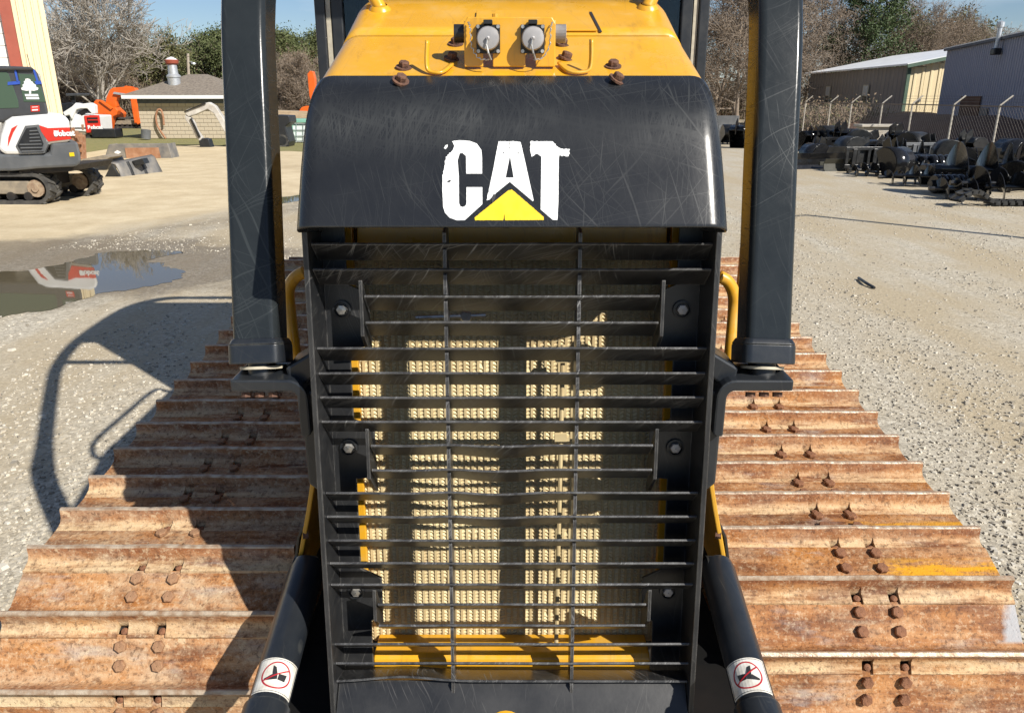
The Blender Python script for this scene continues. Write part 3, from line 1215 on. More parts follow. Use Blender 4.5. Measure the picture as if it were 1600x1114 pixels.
# handrail stubs at the top
for a, c in (((594, 14), (566, -40)), ((1012, 12), (1036, -40))):
    y0 = 2.17
    pa = on_plane(*a, V((0, JY, JZ)), V((0, -SL, 1)).normalized())
    pc = W(c[0], c[1], pa.y + .02)
    d = (pc - pa)
    sx_ = -1 if pa.x < 0 else 1
    m = MB()
    m.tube(catmull([pa - d * .05, pa + d * .6, pa + d * 1.0, V((sx_ * .42, 2.24, 2.32)), V((sx_ * .42, 2.7, 2.34)), V((sx_ * .42, 3.05, 2.34)), V((sx_ * .40, 3.12, 2.28)), V((sx_ * .38, 3.13, 2.10))], 6), .0165, 14)
    gr = m.build('grab_rail', M['yellow'], dz, smooth=True)
    m = MB()
    sl = V((0, -SL, 1)).normalized()
    Mx = Matrix.Translation(pa) @ sl.to_track_quat('Z', 'Y').to_matrix().to_4x4()
    m.lathe([(.027, -.002), (.024, .003), (.018, .008)], 16, Mx)
    m.build('weld', M['yellow'], gr, smooth=True)

# ---- grille guard
def gd(h):
    return 1.477 + .0998 * (h - .688)


GT = V((0, .0998, 1)).normalized()       # up along the guard plane
GN = V((0, 1, -.0998)).normalized()      # backwards, into the guard


def gp(x, h, dep=0.0):
    return V((x, gd(h), h)) + GN * dep


b = MB()
b.slab([V((-.4155, 1.500, .672)), V((.4155, 1.500, .672)), V((.4155, 1.405, .585)), V((-.4155, 1.405, .585))], V((0, .010, -.011)))
guard = b.build('grille_guard', M['guard'], dz, bevel=.002)
plate = guard
for sg in (-1, 1):
    x = sg * .4285
    m = MB()
    m.slab([gp(x, .585, -.022), gp(x, 1.742, -.022), gp(x, 1.742, .175), gp(x, .585, .175)], V((-sg * .012, 0, 0)))
    m.build('side_plate', M['guard'], guard, bevel=.0022)
# rear flanges with lobes at the bolts
ROWH = {}
for sg in (-1, 1):
    fl = MB()
    inner = [(.365, 1.742), (.365, 1.615), (.330, 1.600), (.318, 1.585), (.318, 1.476), (.365, 1.472), (.365, 1.305), (.335, 1.29), (.318, 1.275), (.318, 1.164), (.365, 1.160),
             (.365, .930), (.335, .915), (.316, .905), (.316, .815), (.345, .790), (.345, .60)]
    fl.grid([[gp(sg * .4160, h, .090), gp(sg * x, h, .090), gp(sg * x, h, .098), gp(sg * .4160, h, .098)] for x, h in inner], True)
    f_ = fl.build('guard_flange', M['guard'], guard)
    # mounting bolts seated in bored bosses
    for h in (1.560, 1.238, .872):
        cpt = gp(sg * .378, h, .0895)
        m = MB()
        Q = Matrix.Translation(cpt) @ (-GN).to_track_quat('Z', 'Y').to_matrix().to_4x4()
        m.lathe([(.0205, 0), (.0205, .006), (.0165, .0065), (.0155, .002), (.0155, .001)], 22, Q)
        m.build('bolt_boss', M['black_plain'], guard, auto=40)
        m = MB()
        m.lathe([(.0125, .0), (.0125, .008), (.011, .010), (.001, .011)], 6, Q)
        m.build('guard_bolt', M['steel'] if sg < 0 else M['zinc'], guard)
    # the short upright ends that carry the cropped slats
    for h0, h1 in ((1.487, 1.636), (1.165, 1.312), (.815, .925)):
        m = MB()
        xx = sg * .314
        m.slab([gp(xx, h0 + .030, .002), gp(xx, h1, .002), gp(xx, h1 - .008, .015), gp(xx, h1 - .10, .085), gp(xx, h0 - .035, .088), gp(xx, h0 - .02, .060)], V((sg * .008, 0, 0)))
        m.build('slat_end_plate', M['guard'], guard, bevel=.0012)

pxrows = [382, 422, 464, 505, 545, 584, 622, 660, 697, 735, 771, 808, 845, 881, 914, 945, 978, 1007, 1037, 1065]


def row_h(py):
    # height where the guard plane shows at this picture row
    lo, hi = .4, 1.9
    for _ in range(50):
        h = (lo + hi) / 2
        d = ray(800, py)
        y = gd(h)
        z = CAM_H + d.z / d.y * y
        if z > h:
            lo = h
        else:
            hi = h
    return h


short = {464, 505, 697, 735, 945, 978}
LOUV = radians(42)
for i, py in enumerate(pxrows):
    h = row_h(py)
    hw = .310 if py in short else .4155
    n = 40
    dep = .060
    lv = LOUV
    if py == 1065:
        dep, lv = .075, radians(24)
    rows = []
    r = random.Random(py)
    for j in range(n + 1):
        x = -hw + 2 * hw * j / n
        sag = mnoise.noise(V((x * 3.2, py * .13, 0))) * .0012
        tw = 0.0
        # the bent middle of the slats under the second row of bolts
        if py in (697, 735, 771, 808):
            amp = {697: .0035, 735: .0042, 771: .0048, 808: .004}[py]
            for c0, wd, s_ in ((-.02, .10, -1.0), (-.13, .05, .55), (.06, .06, .45), (-.24, .06, -.35)):
                sag += amp * s_ * math.exp(-((x - c0) / wd) ** 2)
            tw = .25 * math.exp(-((x + .02) / .09) ** 2)
        if py == 1065:
            sag += .012 * math.exp(-((x + .26) / .10) ** 2)
        l2 = lv + tw * .4
        back = V((0, cos(l2), -sin(l2)))
        up = V((0, sin(l2), cos(l2)))
        a = gp(x, h + sag, .003 + mnoise.noise(V((x * 6, py, 2))) * .001)
        t2 = .0028
        rows.append([a + up * t2 - back * .001, a + up * (t2 - .001) - back * .0025, a - up * (t2 - .001) - back * .0025, a - up * t2 - back * .001,
                     a - up * t2 + back * dep, a + up * t2 + back * dep])
    m = MB()
    m.grid(rows, True)
    m.f.append(tuple(range(5, -1, -1)))
    m.mi.append(0)
    m.f.append(tuple(n * 6 + q for q in range(6)))
    m.mi.append(0)
    m.build('slat', M['slat'], guard)

for x in (-.144, .138):
    # vertical ribs, cut out between the slats so the edge shows as short fins
    hs = [row_h(p) for p in pxrows]
    m = MB()
    xs_ = x
    pts_f, pts_b = [], []
    hh = [1.745] + hs + [.60]
    for a_, c_ in zip(hh[:-1], hh[1:]):
        # each fin leans from just behind the upper slat's edge to the lower slat's edge
        pts_f.append((a_ - .006, .016))
        pts_f.append((a_ - .012, .006))
        pts_f.append((c_ + .004, .004))
    out = [gp(xs_, h_, d_) for h_, d_ in pts_f] + [gp(xs_, .60, .070), gp(xs_, 1.745, .070)]
    m.slab(out, V((.0075, 0, 0)))
    m.build('rib', M['slat'], guard)

b = MB()
c = G(790, 1114, .600)
b.lathe([(.052, -.01), (.052, .004), (.046, .008), (.001, .009)], 24, Matrix.Translation((W(790, 1120, 1.405).x, 1.412, .592)) @ Matrix.Rotation(radians(42), 4, 'X'))
b.build('tow_eye_cap', M['yellow'], plate, auto=40)

# ---- radiator behind the guard
RD = .188
rad = MB()
rad.slab([gp(-.40, .64, RD + .030), gp(.40, .64, RD + .030), gp(.40, 1.74, RD + .030), gp(-.40, 1.74, RD + .030)], GN * .06)
radiator = rad.build('radiator', M['core'], dz)
XR = .372
tubes = 46
pt = 2 * XR / tubes
h0, h1 = .672, 1.70
tm = MB()
tm.slab([gp(-.0030, h0, RD), gp(.0030, h0, RD), gp(.0030, h1, RD), gp(-.0030, h1, RD)], GN * .03)
tube_me = tm.mesh('radiator_tube', M['cream'])
for k in range(tubes + 1):
    place(tube_me, 'radiator_tube', radiator, (-XR + k * pt, 0, 0))
fm = MB()
fp = .0047
nf = int((h1 - h0) / fp)
for k in range(tubes):
    xa = -XR + k * pt + .0028
    xb = xa + pt - .0056
    rows = []
    sl_ = .0022 if k % 2 else -.0022
    for j in range(nf + 1):
        h = h0 + j * fp
        dpt = RD + (.0015 if j % 2 else .0055)
        jit = .0016 * mnoise.noise(V((k * 1.7, j * .9, 3)))
        # patches of fins pushed flat
        flat = mnoise.noise(V((k * .30, h * 9, 7)))
        if flat > .38:
            dpt = RD + .0045 + (.0015 if j % 2 else -.0005)
        rows.append([gp(xa, h - sl_ + jit, dpt), gp(xb, h + sl_ + jit, dpt)])
    fm.grid(rows)
o = fm.build('radiator_fin', M['fin'], radiator)
tag(o, None, None, None, 'stuff')
# yellow surround and sill of the radiator
b = MB()
for sg in (-1, 1):
    b.slab([gp(sg * .41, .62, RD - .022), gp(sg * .3645, .62, RD - .022), gp(sg * .3645, 1.76, RD - .022), gp(sg * .41, 1.76, RD - .022)], GN * .020)
b.slab([gp(-.353, 1.672, RD - .022), gp(.353, 1.672, RD - .022), gp(.353, 1.76, RD - .022), gp(-.353, 1.76, RD - .022)], GN * .020)
b.build('radiator_surround', M['yellow'], radiator, bevel=.002)
b = MB()
# sill: short top ledge, sloping face and bottom lip
sec = [(.186, .694), (.112, .690), (.100, .680), (.096, .655), (.092, .650), (.090, .595), (.100, .565), (.186, .565)]
rowsA = [gp(-.345, h, d) for d, h in sec]
b.slab(rowsA, V((.69, 0, 0)))
b.build('radiator_sill', M['yellow'], radiator, bevel=.003)
m = MB()
m.cyl(gp(.112, .70, .135), gp(.118, 1.47, .135), .0055, 8)
for hcl in (1.44, 1.25):
    m.box(gp(.115, hcl, .130), (.028, .018, .018))
    m.box(gp(.131, hcl - .004, .130), (.010, .014, .010))
m.build('fuel_line', M['cream'], radiator)
m = MB()
m.cyl(gp(-.22, 1.535, .128), gp(-.06, 1.54, .128), .005, 8)
m.lathe([(.001, .01), (.011, .010), (.014, .006), (.014, 0)], 16, Matrix.Translation(gp(-.105, 1.538, .132)) @ Matrix.Rotation(radians(90), 4, 'X'))
m.build('cooler_line', M['steel'], radiator)
m = MB()
m.box(gp(.134, .612, .080), (.044, .02, .028))
m.build('sill_bracket', M['yellow'], radiator, bevel=.003)

# ---- riser posts with their feet
def riser(sg):
    fx = .010
    P = [(.562, 1.636, 1.462), (.575, 1.755, 1.83), (.592, 1.885, 2.18), (.60, 2.06, 2.40), (.61, 2.29, 2.65), (.62, 2.57, 2.94), (.63, 2.83, 3.17), (.63, 3.22, 3.36), (.63, 3.72, 3.45), (.63, 4.24, 3.48), (.60, 4.58, 3.43), (.48, 4.80, 3.38), (.2, 4.84, 3.36), (.0, 4.84, 3.36)]
    pts = catmull([V((sg * x, y, z)) for x, y, z in P], 7)
    m = MB()
    m.sweep(pts, lambda i: rsec(.099 - .020 * max(0, min(1, (i - 16) / 6)), .096 - .020 * max(0, min(1, (i - 16) / 6)), .017, 4), (1, 0, 0))
    post = m.build('riser_post', M['post'], dz, auto=50)
    post.modifiers.new('wn', 'WEIGHTED_NORMAL').keep_sharp = True
    d0 = (pts[1] - pts[0]).normalized()
    base = pts[0]
    m = MB()
    m.sweep([base - d0 * .030, base + d0 * .012], rsec(.118, .114, .020, 4), (1, 0, 0))
    m.sweep([base + d0 * .012, base + d0 * .026], lambda i: rsec(.118 - .014 * i, .114 - .014 * i, .018, 4), (1, 0, 0))
    m.build('post_foot', M['cyl'], post, auto=50, bevel=.003).modifiers.new('wn', 'WEIGHTED_NORMAL')
    m = MB()
    m.cyl(base - d0 * .090, base - d0 * .030, .030, 18)
    m.build('pivot_pin', M['satin'], post, auto=40)
    m = MB()
    m.cyl(base - d0 * .0425, base - d0 * .0365, .047, 26)
    m.cyl(base - d0 * .088, base - d0 * .080, .041, 26)
    m.build('washer', M['washer'], post, auto=40)
    m = MB()
    for kk in range(3):
        q = base - d0 * .088 + V((sg * (-.03 + .03 * kk), -.02, 0))
        m.cyl(q, q - d0 * .010, .011, 6)
    m.build('pin_bolt', M['bolt'], post)
    # L bracket of thick bent plate
    z0 = (base - d0 * .062).z
    yb = base.y - .072
    th = .026
    x_out, x_in = .614, .466
    outl = [(x_out, z0 + th / 2), (x_out, z0 - th / 2)]
    R = .045
    cx, cz = x_in + .004, z0 - th / 2 - R + .004
    inn, outr = [], []
    for k in range(7):
        a = pi / 2 + 0 * pi - 0
        t = k / 6 * pi / 2
        # bend from horizontal to vertical
        inn.append((.488 - (R - th) * sin(t) * .9, z0 - th / 2 - (R - th) * (1 - cos(t))))
        outr.append((.488 - R * sin(t) * .9 - .0, z0 + th / 2 - R * (1 - cos(t))))
    # outer skin is on the machine side
    xo = .488 - R * .9
    xi = .488 - (R - th) * .9
    poly = [(x_out, z0 + th / 2)] + outr + [(xo, z0 - .115), (xo + .006, z0 - .122), (xi, z0 - .122)] + inn[::-1] + [(x_out, z0 - th / 2)]
    m = MB()
    m.slab([V((sg * x, yb, z)) for x, z in poly], V((0, .135, 0)))
    brk = m.build('post_bracket', M['cyl'], dz, bevel=.006)
    m = MB()
    m.slab([V((sg * .500, yb + .03, z0 + .030)), V((sg * .425, yb + .03, z0 + .075)), V((sg * .425, yb + .03, z0 + .02)), V((sg * .49, yb + .03, z0 - .03))], V((0, .10, 0)))
    m.slab([V((sg * .424, yb + .02, z0 - .02)), V((sg * .470, yb + .02, z0 - .02)), V((sg * .470, yb + .02, z0 - .25)), V((sg * .424, yb + .02, z0 - .29))], V((0, .12, 0)))
    m.build('bracket_arm', M['cyl'], brk, bevel=.006)
    return post


riser(-1)
riser(1)
# cross bars tying the risers over the cab
b = MB()
b.tube([(-.63, 2.92, 3.20), (.63, 2.92, 3.20)], .035, 10)
b.build('riser_crossbar', M['black_plain'], dz, smooth=True)

# yellow grab bars beside the hood
for sg in (-1, 1):
    m = MB()
    if sg < 0:
        pts = [W(476, 425, 1.86), W(461, 434, 1.86), W(451, 452, 1.86), W(452, 480, 1.86), W(460, 545, 1.83), W(464, 590, 1.83)]
    else:
        pts = [W(1124, 432, 1.86), W(1137, 440, 1.86), W(1146, 458, 1.86), W(1147, 485, 1.86), W(1142, 545, 1.83), W(1138, 590, 1.83)]
    m.tube(catmull(pts, 6), .0155, 14)
    m.build('side_grab_bar', M['yellow'], dz, smooth=True)
m = MB()
m.box(W(1159, 440, 2.0), (.012, .05, .20))
m.build('side_step_plate', M['yellow'], dz)

# trunnion brackets in yellow and lift cylinders in black
def no_step_label(cyl, A, B, r, v0, sg):
    """white prohibition label wrapped round the barrel: frame, red ring and bar, boot and block"""
    ax = (B - A).normalized()
    up = V((0, 0, 1))
    front = (V((0, 0, CAM_H)) - (A + ax * v0))
    front = (front - ax * front.dot(ax)).normalized()      # towards the path the operator looks from
    sidev = ax.cross(front)

    def P(u, v, lift):
        a = u / r
        c = A + ax * (v0 + v)
        return c + (front * cos(a) + sidev * sin(a)) * (r + lift)
    m = MB()

    def patch(poly_uv, lift, mi):
        m.cur = mi
        pts = [P(u, v, lift) for u, v in poly_uv]
        m.add(pts, [tuple(range(len(pts)))])

    def rect(u0, u1, v0_, v1_, lift, mi, n=14):
        m.cur = mi
        rows = [[P(u0 + (u1 - u0) * i / n, v, lift) for i in range(n + 1)] for v in (v0_, v1_)]
        m.grid(rows)
    hu, hv = .050, .043
    rect(-hu, hu, -hv, hv, .0006, 0)
    for (a, c, e, g) in ((-hu + .003, hu - .003, -hv + .003, -hv + .0042), (-hu + .003, hu - .003, hv - .0042, hv - .003)):
        rect(a, c, e, g, .0010, 2)
    for u in (-hu + .003, hu - .0042):
        rect(u, u + .0012, -hv + .003, hv - .003, .0010, 2, 1)
    R0, R1_ = .0300, .0335
    n = 40
    m.cur = 1
    rows = [[P(rr * cos(2 * pi * k / n), rr * sin(2 * pi * k / n), .0010) for k in range(n)] for rr in (R0, R1_)]
    m.grid(rows, True)
    # boot and block
    s = -1 if sg < 0 else 1

    def pic(poly, lift=.0024):
        patch([(u * s * 1.3, v * 1.3) for u, v in poly], lift, 2)
    pic([(.0035, -.002), (.0165, -.003), (.0150, .0100), (.0030, .0090)])
    pic([(-.0085, -.0165), (-.0035, -.0135), (.0005, -.002), (.0020, .0085), (-.005, .0085), (-.0075, -.004)])
    pic([(-.0075, .0005), (-.003, .0035), (.0010, .0086), (-.0185, .0120), (-.0185, .0085)])
    # the bar
    ca, sa = cos(radians(35)), sin(radians(35))
    m.cur = 1
    rows = []
    for k in range(9):
        tt = -R0 + 2 * R0 * k / 8
        rows.append([P(-tt * ca + w * sa, -(tt * sa) - w * ca, .0028) for w in (-.0015, .0015)])
    m.grid(rows)
    return m


for sg in (-1, 1):
    A = W(800 + sg * 322, 893, 1.72)
    B = W(800 + sg * 406, 1190, 1.22)
    r = .0445
    d = (B - A).normalized()
    m = MB()
    m.tube([A - d * .02, A + d * .005, B], lambda i: (r * .92, r, r)[i], 28)
    mid = (B - A).length
    lcyl = m.build('lift_cylinder', M['cyl'], dz, auto=50)
    m = MB()
    vb = W(800 + sg * 394, 1111, 1.34)
    tt = (vb - A).dot(d)
    m.cyl(A + d * (tt + .005), B + d * .02, r + .006, 28)
    m.build('cylinder_head', M['cyl'], lcyl, auto=50)
    lab = no_step_label(lcyl, A, B, r, tt - .052, sg)
    lab.build('warning_label', [M['label'], M['red_ink'], M['black_ink']], lcyl)
    m = MB()
    m.lathe([(.001, .03), (.03, .028), (.034, .02), (.034, -.03)], 20, Matrix.Translation(A - d * .01) @ Matrix.Rotation(radians(90), 4, 'Y'))
    m.build('trunnion_cap', M['satin'], lcyl, auto=40)
    # bracket plates: seen nearly edge on beside the guard
    def strip(pxs, y, wid, dy):
        ptsL = [W(800 + sg * (px - 800), py, y) for px, py in pxs]
        mm = MB()
        rows = [[p, p + V((-sg * wid, 0, 0)), p + V((-sg * wid, dy, 0)), p + V((0, dy, 0))] for p in ptsL]
        mm.grid(rows, True)
        mm.f.append((3, 2, 1, 0)); mm.mi.append(0)
        e = (len(rows) - 1) * 4
        mm.f.append((e, e + 1, e + 2, e + 3)); mm.mi.append(0)
        return mm
    st = strip([(1114, 728), (1116, 760), (1122, 800), (1131, 850), (1136, 880), (1136, 905), (1132, 914)], 1.745, .012, .22)
    tb_ = st.build('trunnion_bracket', M['yellow_dull'], dz, smooth=False, bevel=.003)
    st = strip([(1128, 822), (1136, 840), (1141, 880), (1141, 905), (1138, 912)], 1.785, .008, .16)
    st.build('bearing_cap', M['satin'], tb_, bevel=.002)
    m = MB()
    m.cyl(W(800 + sg * 318, 834, 1.755), W(800 + sg * 318, 834, 1.755) + V((sg * .014, -.004, 0)), .012, 6)
    m.build('bracket_bolt', M['bolt'], tb_)
    # push arm of the blade frame, low between nose and track
    m = MB()
    m.slab([V((sg * .445, 1.25, .16)), V((sg * .605, 1.25, .16)), V((sg * .605, 2.6, .16)), V((sg * .445, 2.6, .16))], V((0, 0, .36)))
    m.build('push_arm', M['pit'], dz, bevel=.01)

# ---- cab
b = MB()
cx = .86
for sg in (-1, 1):
    b.slab([V((sg * cx, 3.62, 1.05)), V((sg * cx, 3.66, 3.18)), V((sg * cx, 3.75, 3.18)), V((sg * cx, 3.73, 1.05))], V((-sg * .045, 0, 0)))
    b.slab([V((sg * (cx - .070), 3.63, 1.05)), V((sg * (cx - .070), 3.67, 3.18)), V((sg * (cx - .070), 3.73, 3.18)), V((sg * (cx - .070), 3.71, 1.05))], V((-sg * .05, 0, 0)))
    b.slab([V((sg * cx, 4.25, 1.0)), V((sg * cx, 4.10, 3.18)), V((sg * cx, 4.85, 3.18)), V((sg * cx, 4.85, 1.0))], V((-sg * .09, 0, 0)))
    b.slab([V((sg * cx, 3.735, 1.0)), V((sg * cx, 4.245, 1.0)), V((sg * cx, 4.20, 2.1)), V((sg * cx, 3.74, 1.95))], V((-sg * .05, 0, 0)))
b.box((0, 3.70, 1.35), (1.6, .06, .7))
cab = b.build('cab', M['black_plain'], dz, bevel=.006)
b = MB()
b.box((0, 4.02, 3.25), (1.46, 1.22, .11))
b.build('cab_roof', M['black_plain'], cab, bevel=.03)
for sg in (-1, 1):
    b = MB()
    b.slab([V((sg * (cx - .018), 3.76, 1.97)), V((sg * (cx - .018), 4.19, 2.1)), V((sg * (cx - .018), 4.10, 3.17)), V((sg * (cx - .018), 3.76, 3.17))], V((-sg * .006, 0, 0)))
    b.build('door_window', M['clear'], cab)
    b = MB()
    b.slab([V((sg * (cx - .047), 3.635, 1.1)), V((sg * (cx - .047), 3.672, 3.16)), V((sg * (cx - .047), 3.678, 3.16)), V((sg * (cx - .047), 3.641, 1.1))], V((-sg * .020, 0, 0)))
    b.build('window_seal', M['washer'], cab)
b = MB()
b.slab([V((-.735, 3.66, 1.71)), V((.735, 3.66, 1.71)), V((.735, 3.69, 3.17)), V((-.735, 3.69, 3.17))], V((0, .006, 0)))
b.build('windscreen', M['clear'], cab)
b = MB()
b.box((0, 4.80, 2.05), (1.5, .06, 2.2))
b.build('cab_rear_panel', M['dark'], cab)
b = MB()
b.box((0, 4.5, 1.75), (.62, .3, .95))
b.box((0, 4.4, 1.15), (1.3, .7, .5))
b.build('operator_seat', M['dark'], cab, bevel=.05)
b = MB()
b.box((0, 5.1, 1.25), (1.1, .4, .9))
b.build('fuel_tank', M['yellow'], dz, bevel=.04)

# ================================================================== BACKGROUND, LEFT
def Wp(pts, Y):
    return [W(px, py, Y) for px, py in pts]


def part(name, mat, parent, pts, Y, depth, bevel=.0, slant=0):
    m = MB()
    m.slab(Wp(pts, Y), V((slant, depth, 0)))
    return m.build(name, mat, parent, bevel=bevel)


# ---- cream metal warehouse
WY = 23.0
xc_ = G(94, 172).x
wc = W(92, 165, WY)                                   # its right corner
wh = thing('warehouse', 'tall cream metal warehouse with rust red door trim at the left edge', 'building', (wc.x - 4, WY, 0))
TH = radians(31)
WD, WN = V((cos(TH), sin(TH), 0)), V((sin(TH), -cos(TH), 0))      # along the front, and out of it
WC = V((wc.x, WY, 0))


def ribbed(width, height, ribs, depth=.03, axis='x'):
    """a corrugated sheet in x-z, ribs towards -y, origin at lower left"""
    m = MB()
    pts = []
    p = width / ribs
    for k in range(ribs):
        x = k * p
        pts += [(x, 0), (x + p * .58, 0), (x + p * .66, -depth), (x + p * .90, -depth), (x + p * .98, 0)]
    pts.append((width, 0))
    m.grid([[V((x, y, 0)) for x, y in pts], [V((x, y, height)) for x, y in pts]])
    return m



def wpt(u, n=0.0, z=0.0):
    return WC - WD * u + WN * n + V((0, 0, z))


def front_u(px, py=105):
    # distance along the front at which a picture column stands
    lo, hi = 0.0, 9.0
    for _ in range(40):
        m_ = (lo + hi) / 2
        p = wpt(m_)
        zc = p.y * cos(PITCH) - (W(px, py, p.y).z - CAM_H) * sin(PITCH)
        if 800 + F * p.x / zc > px:
            lo = m_
        else:
            hi = m_
    return lo


ut = front_u(36)
b = MB()
b.slab([wpt(.02, -.06), wpt(.02, -.06, 6.6), wpt(11, -.06, 6.6), wpt(11, -.06)], -WN * 16)
b.build('wall', M['cream_wall'], wh)
pw = ut / 2
me_ = ribbed(pw, 6.6, 2, .05).mesh('wall_panel', M['cream_wall'])
for k in range(2):
    place(me_, 'wall_panel', wh, wpt(ut - k * pw), (0, 0, TH))
RZ = Matrix.Rotation(TH, 3, 'Z')
b = MB()
b.box(wpt(-.01, .0, 3.3), (.10, .12, 6.6), RZ)
b.build('corner_trim', M['cream_wall'], wh)
b = MB()
b.box(wpt(ut + .15, .06, 3.3), (.28, .20, 6.6), RZ)
b.build('door_trim', M['trim_red'], wh)
dm = MB()
dm.box((0, 0, 0), (5.4, .05, .285))
dme = dm.mesh('door_panel', M['white_wall'])
for k in range(21):
    place(dme, 'door_panel', wh, wpt(ut + .29 + 2.7, -.02, .15 + k * .30), (0, 0, TH))
b = MB()
b.tube([wpt(.35, .08, 0), wpt(.35, .08, 2.6)], .03, 6)
b.build('conduit', M['galv'], wh)


# ---- rubber track builder (side view outline extruded)
def rubber_track(parent, cx_, y0, z0, L, H, wid, facing=1):
    r = H / 2
    out = []
    for k in range(13):
        a = -pi / 2 + pi * k / 12
        out.append((cx_ + L / 2 - r + r * cos(a), z0 + r + r * sin(a)))
    for k in range(13):
        a = pi / 2 + pi * k / 12
        out.append((cx_ - L / 2 + r + r * cos(a), z0 + r + r * sin(a)))
    inner = []
    ri = r - .07
    for k in range(13):
        a = -pi / 2 + pi * k / 12
        inner.append((cx_ + L / 2 - r + ri * cos(a), z0 + r + ri * sin(a)))
    for k in range(13):
        a = pi / 2 + pi * k / 12
        inner.append((cx_ - L / 2 + r + ri * cos(a), z0 + r + ri * sin(a)))
    m = MB()
    n = len(out)
    rows = [[V((x, y, z)) for x, z in ring] for ring, y in ((inner, y0), (out, y0), (out, y0 + wid), (inner, y0 + wid), (inner, y0))]
    m.grid(rows, True)
    # tread lugs
    per = []
    for i in range(n):
        a, c = V((out[i][0], 0, out[i][1])), V((out[(i + 1) % n][0], 0, out[(i + 1) % n][1]))
        Ls = (c - a).length
        k = max(1, int(Ls / .11))
        for j in range(k):
            if Ls > .05:
                per.append((a.lerp(c, (j + .5) / k), (c - a).normalized()))
    for i, (p, t) in enumerate(per):
        nn = V((t.z, 0, -t.x))
        off = wid * .25 if i % 2 else wid * .75
        c = p + nn * .008 + V((0, y0 + off, 0))
        R = Matrix((t, V((0, 1, 0)), nn)).transposed()
        m.box(c, (.055, wid * .52, .035), R @ Matrix.Rotation(.35 if i % 2 else -.35, 3, 'Z'))
    tr = m.build('rubber_track', M['rubber'], parent)
    for sg, col in ((1, 'creamrust'), (-1, 'creamrust')):
        w = MB()
        w.cyl((cx_ + sg * (L / 2 - r), y0 + .05, z0 + r), (cx_ + sg * (L / 2 - r), y0 + wid - .05, z0 + r), ri * .72, 20)
        w.cyl((cx_ + sg * (L / 2 - r), y0 + .02, z0 + r), (cx_ + sg * (L / 2 - r), y0 + .06, z0 + r), ri * .30, 12)
        w.build('track_wheel', M[col], tr, auto=40)
    w = MB()
    w.box((cx_ - .05, y0 + wid / 2, z0 + r * 1.05), (L - H * 1.25, wid * .7, H * .42))
    w.build('track_beam', M['dirtymetal'], tr, bevel=.02)
    w = MB()
    nr = int((L - H) / .3)
    for k in range(nr):
        x = cx_ - (L - H) / 2 + (k + .5) * (L - H) / nr
        w.cyl((x, y0 + .04, z0 + .15), (x, y0 + wid - .04, z0 + .15), .085, 12)
    w.build('track_roller', M['dark'], tr)
    return tr


# ---- white and grey mini excavator
EY = 15.0
ex_r = G(90, 318).x
ex = thing('mini_excavator', 'white and dark grey mini excavator with red side panel and blue tape on its cab', 'excavator', (ex_r - 1.1, EY + .9, 0))
zt = .60
rubber_track(ex, ex_r - 1.15, 15.15, .0, 2.3, .60, .42)
rubber_track(ex, G(157, 305).x - 1.15, 16.45, .0, 2.3, .60, .42)
b = MB()
b.box((ex_r - 1.1, 16.0, .42), (1.5, 1.1, .28))
b.cyl((ex_r - 1.0, 16.0, .5), (ex_r - 1.0, 16.0, .72), .5, 24)
b.build('undercarriage', M['dark'], ex, bevel=.03)
YN = 15.05
body = part('counterweight', M['grey'], ex, [(-150, 240), (36, 241), (78, 240), (80, 223), (121, 221), (126, 241), (127, 254), (119, 261), (60, 264), (20, 268), (-150, 268)], YN, 1.75, .05, -1.15)
part('lower_bumper', M['dark'], ex, [(30, 262), (118, 258), (112, 268), (60, 272), (30, 272)], YN + .12, 1.5, .02)
cover = part('engine_cover', M['white'], ex, [(-2, 234), (1, 212), (8, 190), (19, 183), (90, 177.5), (103, 181), (109, 191), (111, 222), (76, 226), (70, 241), (28, 242), (8, 242)], YN - .02, 1.72, .06, -1.15)
part('red_side_panel', M['red'], cover, [(60.5, 196), (74, 200.5), (107, 199.5), (110, 218), (75, 222), (64, 206)], YN - .035, .05, .01)
part('red_side_flash', M['red'], cover, [(12, 229), (13, 215), (18, 201), (27, 196), (20, 208)], YN - .035, .05)
vent = part('vent', M['grey'], cover, [(24, 229), (39, 197), (60, 195), (75, 226), (69, 240), (31, 241)], YN - .032, .06, .005)
part('vent_recess', M['black_plain'], vent, [(27, 228), (41, 201), (57, 199), (68, 225), (64, 237), (34, 238.5)], YN - .036, .03)
for k in range(7):
    y = 204 + k * 5.3
    xl, xr = (44 - k * 1.0 if k < 3 else 29 + (k - 3) * 1.5), 58 + k * 1.6
    if k < 4:
        xl = 46
    part('vent_bar', M['grey'], vent, [(xl, y), (xr, y - .6), (xr + .4, y + 1.2), (xl, y + 2.0)], YN - .05, .03)
cab_ = part('cab', M['cabgrey'], ex, [(-110, 104), (8, 103), (14, 104), (52, 106), (59, 114), (66, 132), (75, 171), (76, 181), (22, 183), (5, 192), (-110, 192)], YN + .03, 1.15, .05, -.80)
part('side_window', M['greenglass'], cab_, [(-95, 113), (9, 113), (13, 116), (28, 158), (29, 169), (-95, 173)], YN + .022, .02, .004)
part('rear_side_window', M['greenglass'], cab_, [(28, 115.5), (51, 117), (58, 121), (71, 160), (37, 159.5)], YN + .022, .02, .004)
part('cab_roof', M['cabgrey'], cab_, [(-112, 104.5), (12, 103.5), (50, 105), (54, 110), (-112, 110)], YN - .03, 1.22, .03, -.85)
part('blue_tape', M['blue_tape'], cab_, [(12, 128.5), (31, 127), (31, 132), (12, 133.5)], YN + .012, .006)
part('blue_tape', M['blue_tape'], cab_, [(54, 127.5), (64, 127), (65, 132), (56, 132.5)], YN + .012, .006)
